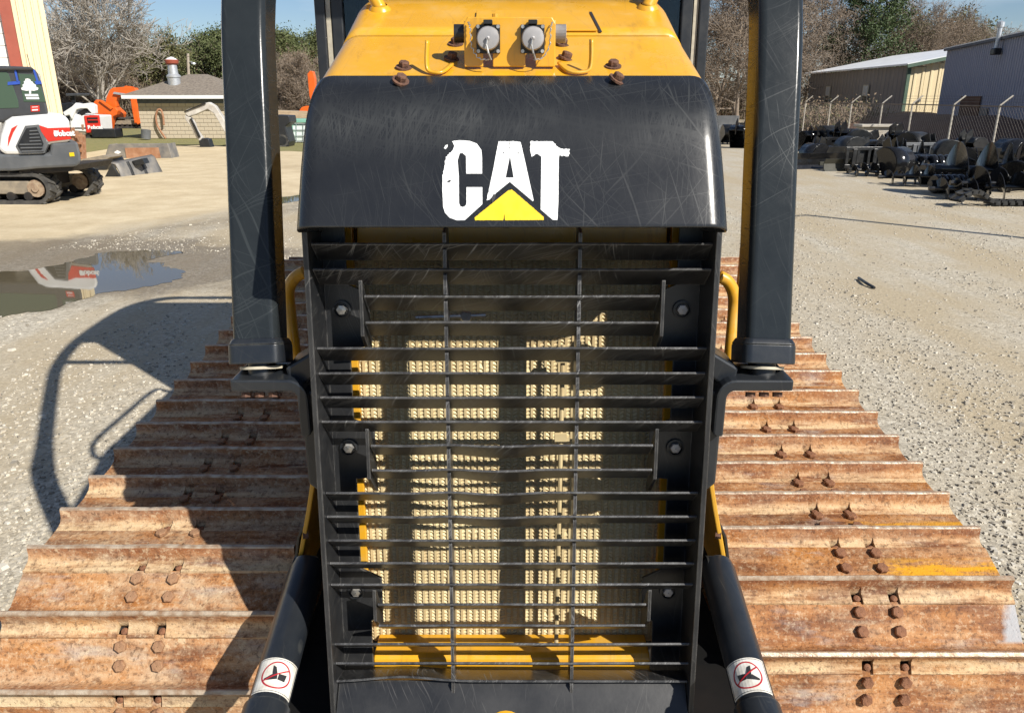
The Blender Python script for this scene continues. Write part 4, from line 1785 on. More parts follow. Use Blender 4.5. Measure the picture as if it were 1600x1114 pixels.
part('blue_tape', M['blue_tape'], cab_, [(21, 105), (24, 105), (29, 128), (26, 128.5)], YN + .012, .006)
part('blue_tape', M['blue_tape'], cab_, [(51, 109), (54, 109), (60, 127), (57, 127.5)], YN + .012, .006)
# window sticker: a white tree above two lines
st = part('window_sticker', M['white_ink'], cab_, [(45.5, 147), (45.5, 142), (41, 142.5), (34, 141), (33, 138), (36, 136), (35, 133), (38, 131), (37, 128), (40, 126), (39, 124), (43, 123), (47, 124.5), (48, 127), (51, 128.5), (52, 131),
                                              (56, 133), (56, 136), (60, 138), (59, 141), (53, 142.5), (48.5, 142), (48.5, 147)], YN + .014, .004)
part('sticker_line', M['white_ink'], cab_, [(38.5, 147.5), (59, 147.5), (60, 151), (39.5, 151)], YN + .014, .004)
part('sticker_line', M['white_ink'], cab_, [(40.5, 152.2), (60.5, 152.2), (61.3, 155.6), (41.5, 155.6)], YN + .014, .004)
part('red_sticker', M['red'], cab_, [(47.5, 165.5), (61, 165), (61.5, 174.5), (48.5, 175)], YN + .018, .014)
part('sticker_line', M['white_ink'], cab_, [(50, 171.5), (59, 171), (59, 173), (50, 173.5)], YN + .013, .004)
part('sticker_line', M['white_ink'], cab_, [(50, 167.5), (59, 167), (59, 168), (50, 168.5)], YN + .013, .004)
part('yellow_sticker', M['yellow_ink'], body, [(108, 239), (115, 238.5), (116, 244.5), (109, 245)], YN - .012, .02)
c = W(96, 209, YN - .045)
text_obj('Bobcat', 'brand_lettering', .135, Matrix.Translation(c + V((.055, 0, .0))) @ Matrix.Rotation(radians(90), 4, 'X') @ Matrix.Rotation(radians(2), 4, 'Z'), M['white_ink'], cover, .004, .006)
part('brand_mark', M['white_ink'], cover, [(84, 204), (86, 206), (89, 206), (91, 203.5), (91.5, 209), (90, 213), (87.5, 214), (85, 213), (83.8, 209)], YN - .046, .006)
b = MB()
b.tube([W(48, 107, YN + .3), W(42, 85, YN + .3)], .006, 5)
b.build('antenna', M['black_plain'], cab_)
b = MB()
b.box((ex_r - 2.0, 15.9, 1.4), (.6, .7, .9))
b.build('operator_seat', M['dark'], cab_, bevel=.05)

# ---- rusty stack beside it and the loader behind
LY = 40.0
ld = thing('skid_loader', 'white compact loader showing its red rear door, parked beyond the mini excavator', 'loader', (W(128, 210, LY).x, LY, 0))
lb = part('body', M['white'], ld, [(108, 182), (112, 178), (128, 180), (150, 181), (152, 205), (140, 207), (122, 206), (110, 205)], LY, 1.6, .06)
dr = part('rear_door', M['red'], lb, [(131, 181), (154, 180.5), (157.5, 207), (135, 208)], LY - .06, .10, .02)
part('door_grille', M['black_plain'], dr, [(135.5, 184), (152, 184), (153.2, 192), (137, 192.5)], LY - .08, .03)
part('grille_bar', M['red'], dr, [(137, 187.2), (152.4, 187), (152.6, 188.6), (137.2, 188.8)], LY - .10, .03)
c = W(148.5, 199.5, LY - .085)
text_obj('Bobcat', 'brand_lettering', .26, Matrix.Translation(c) @ Matrix.Rotation(radians(90), 4, 'X') @ Matrix.Rotation(radians(2), 4, 'Z'), M['white_ink'], dr, .004, .012)
part('side_stripe', M['rustplate'], lb, [(127, 195), (130.5, 195), (131, 203), (128, 203)], LY - .02, .03)
part('lift_arm', M['white'], ld, [(98, 176), (112, 167), (118, 161), (126, 163), (140, 161), (147, 165), (148, 178), (143, 178), (136, 170), (126, 170), (119, 172), (115, 180), (112, 187), (108, 180), (101, 182)], LY - .12, .35, .03)
part('lift_arm', M['white'], ld, [(100, 178), (112, 169), (120, 163), (147, 165), (148, 176), (140, 170), (120, 172), (112, 182)], LY + 1.4, .30, .03)
part('arm_cylinder', M['satin'], ld, [(122, 176), (136, 168), (140, 172), (128, 181)], LY - .02, .12)
part('cab', M['black_plain'], ld, [(90, 163), (112, 160), (120, 166), (124, 184), (92, 190)], LY + .5, 1.0, .05)
part('cab_roof', M['cabgrey'], ld, [(102, 146.5), (121, 146), (121, 150), (103, 151)], LY + .4, 1.2, .03)
part('cab_pillar', M['black_plain'], ld, [(112, 150), (116, 150), (118, 164), (113, 164)], LY + .6, .1)
rubber_track(ld, W(132, 212, LY).x, LY + .0, .0, 1.8, .52, .4)
b = MB()
b.box((W(165, 210, LY).x, LY + .2, .25), (1.2, .8, .42))
b.build('bucket', M['black_plain'], ld, bevel=.04)

# ---- orange excavator
OY = 52.0
oe = thing('excavator', 'bright orange excavator with its boom folded over, between loader and block hut', 'excavator', (W(175, 196, OY).x, OY, 0))
part('boom', M['orange'], oe, [(164, 168), (166, 152), (171, 141), (176, 137.5), (190, 136.5), (210, 137.5), (213, 141), (212, 147), (206, 151), (192, 150.5), (183, 152), (181, 158), (182, 166), (178, 178), (168, 176)], OY, .45, .04)
part('stick', M['orange'], oe, [(203, 152), (212, 148), (214, 153), (215, 175), (218, 193), (215, 195.5), (212, 192), (210, 194), (206, 172)], OY + .02, .40, .04)
part('dipper_arm', M['orange'], oe, [(148, 182), (146, 160), (150, 156), (156, 158), (174, 169), (180, 168), (184, 173), (182, 180), (176, 183), (172, 205), (162, 204), (165, 186), (156, 182)], OY - .3, .5, .04)
part('boom_cylinder', M['orange'], oe, [(154, 158), (157, 156.5), (176, 169), (173, 172)], OY - .42, .12, .02)
part('boom_cylinder', M['galv'], oe, [(176, 147), (178, 144), (204, 148), (203, 151)], OY - .15, .10)
part('boom_bracket', M['orange'], oe, [(192, 137), (196, 134.5), (208, 136), (206, 139)], OY + .1, .2)
part('machine_house', M['orange'], oe, [(148, 168), (165, 166), (178, 178), (176, 187), (150, 187)], OY + .6, 1.8, .06)
rubber_track(oe, W(186, 192, OY).x, OY + .3, .05, 3.6, .62, .5)
rubber_track(oe, W(196, 190, OY).x, OY + 2.4, .05, 3.6, .62, .5)

# ---- block hut
HY = 39.5
hx0, hx1 = W(222, 217, HY).x, W(222, 217, HY).x + 4.3
hut = thing('block_hut', 'small concrete block hut with grey shingle roof and steel flue', 'building', ((hx0 + hx1) / 2, HY + 2.5, 0))
eave = W(220, 153, HY).z
b = MB()
b.box(((hx0 + hx1) / 2, HY + 2.6, 0.98), (hx1 - hx0 - .02, 5.0, 1.92))
hw_ = b.build('wall', M['mortar'], hut)
nb, nc_ = 11, 9
bw, bh_ = (hx1 - hx0) / nb, 1.66 / nc_
bm = MB()
bm.box((0, 0, 0), (bw - .018, .05, bh_ - .016))
bme = bm.mesh('concrete_block', M['block'])
for r_ in range(nc_):
    for k in range(nb + (r_ % 2)):
        x = hx0 + (k + .5 - .5 * (r_ % 2)) * bw
        x = min(max(x, hx0 + bw * .25), hx1 - bw * .25)
        half = (r_ % 2) and k in (0, nb)
        o = place(bme, 'concrete_block', hw_, (x, HY + .085, .02 + (r_ + .5) * bh_))
        if half:
            o.scale = (.5, 1, 1)
b = MB()
b.box(((hx0 + hx1) / 2, HY + .08, 1.82), (hx1 - hx0, .06, .30))
b.build('frieze_board', M['soffit'], hut)
ov = .5
b = MB()
x0, x1, y0, y1 = hx0 - ov, hx1 + ov, HY - .45, HY + 5.6
b.box(((x0 + x1) / 2, (y0 + y1) / 2, eave + .03), (x1 - x0, y1 - y0, .16))
b.build('fascia', M['white_trim'], hut)
rx0, rx1 = (x0 + x1) / 2 - .5, (x0 + x1) / 2 + .5
rz = W(288, 116.5, HY + 2.6).z
b = MB()
A_ = [V((x0, y0, eave + .115)), V((x1, y0, eave + .115)), V((x1, y1, eave + .115)), V((x0, y1, eave + .115)), V((rx0, HY + 2.6, rz)), V((rx1, HY + 2.6, rz))]
b.add(A_, [(0, 1, 5, 4), (1, 2, 5), (2, 3, 4, 5), (3, 0, 4), (3, 2, 1, 0)])


def shingle():
    t = NT('grey_brown_shingle')
    o = t.obj()
    br__ = t.n('TexBrick')
    t.link(t.map(o, (1, 1, 1)), br__.inputs['Vector'])
    br__.inputs['Scale'].default_value = 3.2
    br__.inputs['Color1'].default_value = (.20, .165, .13, 1)
    br__.inputs['Color2'].default_value = (.13, .11, .09, 1)
    br__.inputs['Mortar'].default_value = (.07, .06, .05, 1)
    br__.inputs['Mortar Size'].default_value = .02
    n = t.mix(t.rng(t.noise(o, 9, 5), .35, .7), br__.outputs[0], (.24, .205, .165))
    return t.done(n, .95, 0, t.bump(br__.outputs['Fac'], .3, .02))


b.build('roof', shingle(), hut)
fc = W(273, 133, HY + 1.2)
b = MB()
q = [(27, 0)]
Mx = Matrix.Translation((fc.x, HY + 1.2, 0))
b.lathe([(.30, W(0, 135, HY).z), (.30, W(0, 121, HY).z), (.34, W(0, 120.5, HY).z), (.34, W(0, 118, HY).z), (.24, W(0, 115, HY).z), (.21, W(0, 100, HY).z)], 20, Mx)
fl_ = b.build('flue', M['galv'], hut, auto=40)
b = MB()
b.lathe([(.22, W(0, 100.5, HY).z), (.31, W(0, 98, HY).z), (.33, W(0, 93, HY).z), (.30, W(0, 92, HY).z)], 16, Mx)
b.build('flue_collar', M['trim_red'], fl_, auto=40)
b = MB()
b.lathe([(.31, W(0, 92.5, HY).z), (.2, W(0, 90, HY).z), (.04, W(0, 87.5, HY).z), (.001, W(0, 87.3, HY).z)], 16, Mx)
b.build('flue_cap', M['white_trim'], fl_, auto=40)
# hose hanging on the hut wall
hs_ = MB()
hs_.tube(catmull(Wp([(259, 217), (252, 207), (245, 194), (244, 180), (247, 172), (252, 173), (255, 184), (256, 196)], HY - .12), 6), .05, 7)
o = hs_.build('hose', M['rustplate'], None, True)
tag(o, 'brown hose looped on a hook on the block hut wall', 'hose')
set_origin(o, W(250, 195, HY - .12))
b = MB()
b.cyl(W(228, 217, HY - 1), W(228, 203, HY - 1), .22, 14)
o = b.build('drum', M['grey'], None, auto=40)
set_origin(o, G(228, 219))
tag(o, 'small grey drum standing at the left corner of the block hut', 'drum')

# ---- pale excavator arm reaching in from behind the left post, with its machine
AY = 33.0
ae = thing('digger', 'old white mini digger behind the left post, arm down and black bucket on the ground', 'excavator', (W(440, 250, AY).x, AY, 0))
part('boom', M['dirty_white'], ae, [(287, 176), (291, 172), (318, 162), (326, 160), (336, 166), (352, 190), (370, 214), (366, 222), (350, 206), (334, 178), (324, 171), (306, 179), (294, 183)], AY, .28, .03)
part('dipper_arm', M['dirty_white'], ae, [(288, 180), (297, 184), (303, 192), (306, 202), (316, 216), (312, 221), (307, 217), (296, 196), (290, 189)], AY + .02, .24, .03)
part('arm_cylinder', M['satin'], ae, [(287, 176), (289, 173.5), (320, 160.5), (321, 163)], AY - .06, .08)
part('hose_bundle', M['satin'], ae, [(296, 186), (299, 185), (313, 214), (310, 216)], AY - .05, .05)
part('bucket_link', M['black_plain'], ae, [(310, 221), (318, 216), (326, 218), (330, 231), (338, 234), (336, 238), (308, 237), (312, 229)], AY - .05, .4, .03)
part('digging_bucket', M['dirtymetal'], ae, [(309, 238), (336, 236), (345, 240), (344, 250), (322, 252), (311, 251)], AY - .15, .6, .04)
part('body', M['dirty_white'], ae, [(360, 190), (431, 182), (432, 228), (362, 236)], AY, 1.4, .05)
part('cab_post', M['black_plain'], ae, [(428, 180), (452, 181), (454, 192), (446, 198), (452, 222), (450, 232), (434, 226)], AY + .1, 1.0, .04)
rubber_track(ae, W(452, 250, AY).x - .95, AY + .1, .0, 1.9, .50, .38)

# ---- attachments and things in the gap behind the hood
b = MB()
BY = 36.0
tk = thing('liquid_tank', 'white liquid tank in a wire cage on a pallet, left of the hood', 'tank', (W(468, 228, BY).x, BY, 0))
part('tank_body', M['tank'], tk, [(451, 194), (496, 194), (496, 222), (451, 222)], BY, 1.1, .08)
for k in range(5):
    px = 452 + k * 10.5
    part('cage_bar', M['galv'], tk, [(px, 192), (px + 1, 192), (px + 1, 224), (px, 224)], BY - .04, .03)
for k in range(4):
    py = 193 + k * 9.5
    part('cage_bar', M['galv'], tk, [(451, py), (496, py), (496, py + 1), (451, py + 1)], BY - .07, .03)
part('pallet', M['rustplate'], tk, [(450, 224), (496, 224), (496, 231), (450, 231)], BY - .05, 1.1)
part('tank_lid', M['mint'], tk, [(452, 186.5), (497, 186.5), (497, 192.5), (452, 192.5)], BY - .1, 1.2, .03)
BY2 = 35.2
tk2 = thing('green_tank', 'mint green plastic tank beside the caged white tank', 'tank', (W(440, 222, BY2).x, BY2, 0))
part('tank_body', M['mint'], tk2, [(433, 187), (450, 187), (451, 222), (434, 222)], BY2, .9, .08)
part('tank_cap', M['black_plain'], tk2, [(437, 183.5), (444, 183.5), (444, 187.5), (437, 187.5)], BY2 + .3, .3)
LY2 = 44
lp = thing('lumber_pile', 'pale stacked boards behind the caged tank', 'lumber', (W(460, 190, LY2).x, LY2, 0))
for k in range(4):
    part('board', M['wood'], lp, [(428, 173 + k * 3.2), (488, 175.2 + k * 3.0), (488, 177.9 + k * 3.0), (428, 175.9 + k * 3.2)], LY2 - k * .12, 1.2)
OY2 = 58
o2 = thing('excavator', 'orange excavator arm standing upright just left of the black hood', 'excavator', (W(478, 195, OY2).x, OY2, 0))
part('dipper_arm', M['orange'], o2, [(480, 116), (484, 111), (489, 112), (492, 124), (493, 160), (487, 164), (483, 150)], OY2, .5, .04)
part('boom', M['orange'], o2, [(464, 178), (471, 168), (478, 166), (493, 166), (500, 172), (500, 180), (476, 176), (470, 181)], OY2 - .2, .5, .04)
part('machine_house', M['orange'], o2, [(490, 165), (540, 165), (540, 190), (490, 190)], OY2 + 1, 2, .08)
rubber_track(o2, W(505, 193, OY2).x, OY2 + .8, .05, 3.4, .7, .5)
# white parts heap
b = MB()

# ---- buckets on the ground
BY3 = 27.0
b1 = thing('loader_bucket', 'grey loader bucket with rusty brown back plate lying behind the black one', 'bucket', (W(216, 250, BY3).x, BY3, 0))
part('back_plate', M['bucketgrey'], b1, [(163, 249), (170, 226), (190, 225), (262, 224.5), (270, 250), (195, 252)], BY3, .12, .02)
part('rust_panel', M['rustplate'], b1, [(195, 231.5), (247, 231), (251, 247), (198, 249)], BY3 - .03, .04)
part('white_badge', M['white_ink'], b1, [(178, 238.5), (183, 235.5), (189, 238.5), (184, 241.5)], BY3 - .02, .03)
part('bucket_lip', M['bucketgrey'], b1, [(163, 249), (270, 250), (272, 253), (160, 253)], BY3 - .15, .6, .02)
part('bucket_side', M['bucketgrey'], b1, [(262, 224.5), (270, 250), (272, 253), (264, 252)], BY3 + .1, .6)
part('bucket_side', M['bucketgrey'], b1, [(163, 249), (170, 226), (172, 228), (167, 251)], BY3 + .1, .6)
BY4 = 20.6
b2 = thing('bucket', 'wide black ditching bucket lying face down in front of the grey bucket', 'bucket', (W(205, 285, BY4).x, BY4, 0))
m = MB()
m.slab(Wp([(158, 288), (174, 257), (193, 289)], BY4) [::1], V((.05, .02, 0)))
m.build('end_plate', M['satin'], b2)
prof_px = [((172, 256), (236, 243)), ((180, 258), (241, 246)), ((186, 270), (247, 258)), ((192, 289), (257, 276)), ((160, 288), (226, 282))]
rows = []
for (a, c) in prof_px:
    A_, C_ = W(a[0], a[1], BY4), W(c[0], c[1], BY4 + 1.4)
    rows.append([A_.lerp(C_, k / 10) for k in range(11)])
m = MB()
m.grid(rows)
sh = m.build('shell', M['bucketgrey'], b2, auto=30)
sh.modifiers.new('solid', 'SOLIDIFY').thickness = .03
for t in (.30, .62):
    a, c = V((0, 0, 0)), V((0, 0, 0))
    pts = [W(p[0][0], p[0][1], BY4).lerp(W(p[1][0], p[1][1], BY4 + 1.4), t) for p in prof_px[1:4]]
    m = MB()
    m.tube([p + V((0, -.03, .02)) for p in pts], .05, 6)
    m.build('rib', M['satin'], b2)
part('bucket_hitch', M['satin'], b2, [(206, 252), (222, 248), (226, 256), (212, 260)], BY4 + .5, .3)
BY5 = 22.5
b3 = thing('bucket', 'small black bucket half hidden behind the mini excavator track', 'bucket', (W(150, 285, BY5).x, BY5, 0))
part('shell', M['satin'], b3, [(128, 258), (136, 248), (164, 246), (170, 255), (158, 284), (146, 290), (130, 288)], BY5, 1.0, .05)
part('wear_plate', M['dirtymetal'], b3, [(128, 249), (160, 243), (172, 246), (165, 250), (130, 254)], BY5 - .05, .8)
rs = thing('rusty_rack', 'rust brown steel rack standing behind the mini excavator', 'rack', (W(120, 235, 24).x, 24, 0))
for k, (px, py) in enumerate(((111, 200), (117, 205), (123, 208), (128, 212))):
    part('upright', M['rustplate'], rs, [(px, py), (px + 3, py), (px + 5, 250), (px + 2, 250)], 24 + k * .15, .1)
for py in (210, 222, 234, 245):
    part('cross_bar', M['rustplate'], rs, [(111, py), (129, py + 1), (129.5, py + 4), (112, py + 3)], 23.95, .1)

# grass verge by the hut
def verge(name, z, pts, mat, label):
    P = [G(px, py, z) for px, py in pts]
    out = []
    for i in range(len(P)):
        a, c = P[i], P[(i + 1) % len(P)]
        for j in range(14):
            q = a.lerp(c, j / 14)
            out.append(V((q.x, q.y + mnoise.noise(V((q.x * .9, q.y * .9, 1))) * .7, z)))
    m = MB()
    m.add(out, [tuple(range(len(out)))])
    tag(m.build(name, mat), label, None, None, 'structure')


t = NT('short_winter_grass')
o_ = t.obj()
gm = t.done(t.ramp(t.noise(o_, 5, 9, .75), [(.3, (.20, .155, .08)), (.5, (.22, .20, .075)), (.62, (.13, .15, .045)), (.8, (.30, .26, .14))]), .95, 0, t.bump(t.noise(o_, 14, 5), .6, .06))
verge('grass_verge', .005, [(90, 246), (200, 228), (340, 227), (440, 236), (520, 238), (520, 200), (440, 196), (340, 196), (160, 196), (60, 205)], gm, 'thin winter grass round the block hut')

# utility pole
UP = 62.0
pb = W(297, 190, UP)
up = thing('utility_pole', 'thin grey utility pole with a lamp arm behind the block hut', 'pole', (pb.x, UP, 0))
b = MB()
b.cyl((pb.x, UP, 0), (W(294, 88, UP).x, UP, W(294, 84, UP).z), .13, 8, .10)
b.build('pole', M['pole'], up)
b = MB()
c = W(294, 98, UP)
b.tube([c, c + V((.25, -.1, .03)), c + V((.4, -.15, -.02))], .04, 6)
b.lathe([(.001, .05), (.16, .02), (.19, -.08)], 10, Matrix.Translation(c + V((.45, -.15, -.05))))
b.build('lamp', M['galv'], up)

# ================================================================== BACKGROUND, RIGHT
# ---- far metal building, dark side wall and sunlit cream gable
A0 = V((24.2, 50.0, 0))
side = V((1.2, 19.6, 0))
EH = 3.75
fb = thing('metal_building', 'long low metal building with white roof, dark side wall and sunlit cream gable', 'building', (A0.x + 7, A0.y + 10, 0))
Wd = 14.0
b = MB()
A1 = A0 + side
b.slab([A0 + V((.04, .05, 0)), A1 + V((.04, 0, 0)), A1 + V((.04, 0, EH)), A0 + V((.04, .05, EH))], V((Wd - .1, 0, 0)))
b.build('wall', M['brown_wall'], fb)
sl = side.length
psw = sl / 10
me_ = ribbed(psw, EH, 3, .04).mesh('side_panel', M['brown_wall'])
ang = math.atan2(-side.y, -side.x)
for k in range(10):
    p = A1.lerp(A0, k / 10)
    place(me_, 'side_panel', fb, p, (0, 0, ang))
me_ = ribbed(.98, 1.0, 2, .05).mesh('gable_panel', M['cream_wall'])
for k in range(14):
    x = A0.x + .05 + k * 1.0
    h = EH - .05 + (.2 * min(k + .0, 13.0 - k) if True else 0)
    place(me_, 'gable_panel', fb, (x, A0.y - .02, 0), (0, 0, 0), (1, 1, max(1.0, h)))
b = MB()
b.box((A0.x + .02, A0.y - .03, EH / 2), (.20, .16, EH))
b.build('corner_trim', M['green_trim'], fb)
rz0, rz1 = EH + .02, EH + 1.42
for sgn, nm in ((0, 'roof'), (1, 'roof')):
    e0 = A0 + (V((-.35, -.5, 0)) if sgn == 0 else V((Wd + .35, -.5, 0)))
    m_ = A0 + V((Wd / 2, -.5, 0))
    far = side * 1.06
    poly = [V((e0.x, e0.y, rz0)), V((m_.x, m_.y, rz1)), V((m_.x + far.x, m_.y + far.y, rz1)), V((e0.x + far.x, e0.y + far.y, rz0))]
    b = MB()
    b.slab(poly, V((0, 0, .10)))
    b.build('roof', M['roof_white'], fb)
b = MB()
b.sweep([V((A0.x - .35, A0.y - .52, rz0 - .05)), V((A0.x + Wd / 2, A0.y - .52, rz1 - .05))], [(-.05, -.10), (.05, -.10), (.05, .10), (-.05, .10)])
b.build('gable_trim', M['green_trim'], fb)
dn = side.normalized()
for px in (1297, 1357):
    u = .5
    # window on the side wall
    best = None
    for k in range(400):
        t_ = k / 400
        p = A0.lerp(A1, t_)
        d = p - V((0, 0, CAM_H))
        pz = V((p.x, p.y, 1.9))
        u_ = p.x
        zc = p.y * cos(PITCH) + (CAM_H - 1.9) * sin(PITCH)
        if abs(800 + F * p.x / zc - px) < .6:
            best = p
            break
    if best is None:
        continue
    nr_ = V((-dn.y, dn.x, 0))
    b = MB()
    q = best + nr_ * .05
    b.slab([q + V((0, 0, 1.35)), q + dn * 1.0 + V((0, 0, 1.35)), q + dn * 1.0 + V((0, 0, 2.75)), q + V((0, 0, 2.75))], nr_ * .07)
    wf = b.build('window', M['washer'], fb)
    for z0_, z1_, mm in ((1.42, 2.0, 'glass'), (2.08, 2.68, 'galv')):
        b = MB()
        q2 = q + nr_ * .071
        b.slab([q2 + dn * .1 + V((0, 0, z0_)), q2 + dn * .9 + V((0, 0, z0_)), q2 + dn * .9 + V((0, 0, z1_)), q2 + dn * .1 + V((0, 0, z1_))], nr_ * .01)
        b.build('pane', M[mm], wf)
b = MB()
b.box((A0.x + .9, A0.y - .1, 1.75), (.12, .1, .16))
b.build('meter_box', M['grey'], fb)

# ---- near blue grey shed
B0 = V((24.0, 45.5, 0))
B1 = V((18.9, 26.0, 0))
BH = 4.45
bb = thing('metal_shed', 'blue grey ribbed metal shed with a flue pipe at the right edge', 'building', (B1.x + 5, 35, 0))
dv = (B1 - B0)
b = MB()
b.slab([B0 + V((.06, 0, 0)), B1 + V((.06, 0, 0)), B1 + V((.06, 0, BH)), B0 + V((.06, 0, BH))], V((11, 0, 0)))
b.build('wall', M['blue_wall'], bb)
npn = 16
pwid = dv.length / npn
me_ = ribbed(pwid, BH, 4, .045).mesh('wall_panel', M['blue_wall'])
ang = math.atan2(dv.y, dv.x)
for k in range(npn):
    place(me_, 'wall_panel', bb, B0.lerp(B1, k / npn), (0, 0, ang))
b = MB()
ed = V((-.12, .1, 0))
b.slab([B0 + ed + V((0, .1, BH)), B1 + ed + V((0, 0, BH)), B1 + V((6, 0, BH + .9)), B0 + V((6, .1, BH + .9))], V((0, 0, .07)))
b.build('roof', M['roof_white'], bb)
b = MB()
b.box((0, 0, 0), (.1, .1, .1))
b = MB()
b.sweep([B0 + V((-.10, .1, BH - .04)), B1 + V((-.10, 0, BH - .04))], [(-.05, -.06), (.05, -.06), (.05, .06), (-.05, .06)])
b.build('eave_trim', M['soffit'], bb)
fp_ = W(1561, 66, 29.5)
t_ = (29.5 - B0.y) / (B1.y - B0.y)
fx = B0.lerp(B1, t_).x - .35
c = V((fx, 29.5, 0))
# flue stands where its picture column crosses the wall line
for k in range(300):
    p = B0.lerp(B1, k / 300)
    zc = p.y * cos(PITCH) - (4.3 - CAM_H) * sin(PITCH)
    if 800 + F * (p.x - .3) / zc > 1559:
        c = V((p.x - .3, p.y, 0))
        break
b = MB()
b.tube(catmull([c + V((.3, 0, 3.85)), c + V((0, 0, 3.9)), c + V((0, 0, 4.2)), c + V((0, 0, 5.0))], 5), .09, 10)
b.lathe([(.13, 4.85), (.15, 4.95), (.15, 5.05), (.001, 5.12)], 12, Matrix.Translation((c.x, c.y, 0)))
b.build('flue', M['galv'], bb)
b = MB()
b.box((c.x, c.y, 3.86), (.34, .34, .28))
b.build('flue_elbow', M['satin'], bb, bevel=.05)
for pxa, pxb, z0_, z1_, mm in ((1502, 1532, .85, 2.0, 'rustplate'), (1535, 1546, .95, 1.5, 'grey')):
    pts = []
    for px in (pxa, pxb):
        for k in range(600):
            p = B0.lerp(B1, k / 600)
            zc = p.y * cos(PITCH) + (CAM_H - 1.4) * sin(PITCH)
            if 800 + F * p.x / zc > px:
                pts.append(p)
                break
    b = MB()
    b.slab([pts[0] + V((-.06, 0, z0_)), pts[1] + V((-.06, 0, z0_)), pts[1] + V((-.06, 0, z1_)), pts[0] + V((-.06, 0, z1_))], V((-.06, 0, 0)))
    b.build('shutter' if mm == 'rustplate' else 'meter_box', M['clay'] if mm == 'rustplate' else M[mm], bb)

# ---- clay bank
m = MB()
rows = []
for j in range(17):
    y = 21 + j * 2.0
    row = []
    for k in range(15):
        x = 16.0 + k * .60
        t_ = k / 14
        z = 1.25 * max(0, min(1, t_ * 1.9)) ** 1.3 * (1 - .25 * abs(j - 7) / 8) + mnoise.noise(V((x * .6, y * .4, 2))) * .28 * min(1, t_ * 3)
        row.append(V((x, y, max(-.05, z - .05))))
    rows.append(row)
m.grid(rows)
tag(m.build('bank', M['clay'], None, True), 'bare red brown clay bank behind the fence', None, None, 'structure')

# ---- fence
fe = thing('chain_fence', 'chain link fence with angled barbed wire arms behind the row of black attachments', 'fence', (15.4, 30, 0))
PX = [(1297, 39.4), (1330, 36.6), (1378, 33.6), (1425, 31.0), (1490, 28.0), (1562, 25.4), (1645, 22.8), (1258, 43.0), (1222, 47.0)]
PX.sort(key=lambda q: q[1])
posts = []
for px, y in PX:
    g = W(px, 168, y)
    posts.append((g.x, y))
for x, y in posts:
    m = MB()
    top_ = V((x, y, 1.72))
    m.tube([V((x, y, 0)), top_], .035, 8)
    m.tube([top_, top_ + V((.34, -.02, .30))], .028, 6)
    m.build('post', M['fencepost'], fe)
m = MB()
m.tube([V((x, y, 1.70)) for x, y in posts], .024, 6)
m.build('top_rail', M['twig'], fe)
for k in range(3):
    m = MB()
    m.tube([V((x + .12 + k * .10, y - .02, 1.82 + k * .09)) for x, y in posts], .0045, 4)
    m.build('barbed_wire', M['fencewire'], fe)
m = MB()
for (xa, ya), (xb, yb) in zip(posts[:-1], posts[1:]):
    L = sqrt((xb - xa) ** 2 + (yb - ya) ** 2)
    n = int(L / .16)
    for k in range(-11, n + 11):
        for sg in (1, -1):
            # diagonal wires clipped to the bay
            u0, v0, u1, v1 = k * .16, 0.05, k * .16 + sg * 1.6, 1.65
            if u0 > u1:
                u0, v0, u1, v1 = u1, v1, u0, v0
            if u1 <= 0 or u0 >= L:
                continue
            if u0 < 0:
                f_ = -u0 / (u1 - u0)
                u0, v0 = 0, v0 + (v1 - v0) * f_
            if u1 > L:
                f_ = (L - u0) / (u1 - u0)
                u1, v1 = L, v0 + (v1 - v0) * f_
            pa = V((xa + (xb - xa) * u0 / L, ya + (yb - ya) * u0 / L, v0))
            pb_ = V((xa + (xb - xa) * u1 / L, ya + (yb - ya) * u1 / L, v1))
            m.sweep([pa, pb_], [(-.0022, -.0022), (.0022, -.0022), (0, .0022)], None, False)
tag(m.build('wire_mesh', M['fencewire'], fe), None, None, None, 'stuff')

# ================================================================== ATTACHMENTS along the right
def auger(name, label, loc, R, L, turns, rotz, tiltx=0.0, mat='gloss', upright=False):
    th = thing(name, label, 'auger', loc, 'earth augers laid out along the fence')
    m = MB()
    n = int(turns * 44)
    rows = []
    for k in range(n + 1):
        t = k / n
        a = t * turns * 2 * pi
        x = (t - .5) * L
        rr = R * min(1, .45 + 3.5 * t) * (1.0)
        rows.append([V((x + .008, .03 * cos(a), .03 * sin(a))), V((x, rr * cos(a), rr * sin(a))), V((x - .012, rr * cos(a), rr * sin(a))), V((x - .006, .03 * cos(a), .03 * sin(a)))])
    m.grid(rows, True)
    Rm = Matrix.Translation((0, 0, R * .97)) @ Matrix.Rotation(rotz, 4, 'Z') @ Matrix.Rotation(tiltx, 4, 'Y')
    for q in range(len(m.v)):
        m.v[q] = tuple(Rm @ V(m.v[q]) + V(loc))
    m.build('flighting', M[mat], th, auto=40)
    s = MB()
    s.cyl((-L * .55, 0, 0), (L * .58, 0, 0), max(.035, R * .13), 12)
    s.cyl((L * .58, 0, 0), (L * .70, 0, 0), max(.045, R * .17), 6)
    for q in range(len(s.v)):
        s.v[q] = tuple(Rm @ V(s.v[q]) + V(loc))
    s.build('shaft', M[mat], th, auto=40)
    s = MB()
    for k in range(5):
        a = k * 1.256
        s.box((-L * .52, R * .30 * cos(a) * 1.2, R * .30 * sin(a) * 1.2), (.08, .03, .05))
    for q in range(len(s.v)):
        s.v[q] = tuple(Rm @ V(s.v[q]) + V(loc))
    s.build('cutting_teeth', M['satin'], th)
    return th


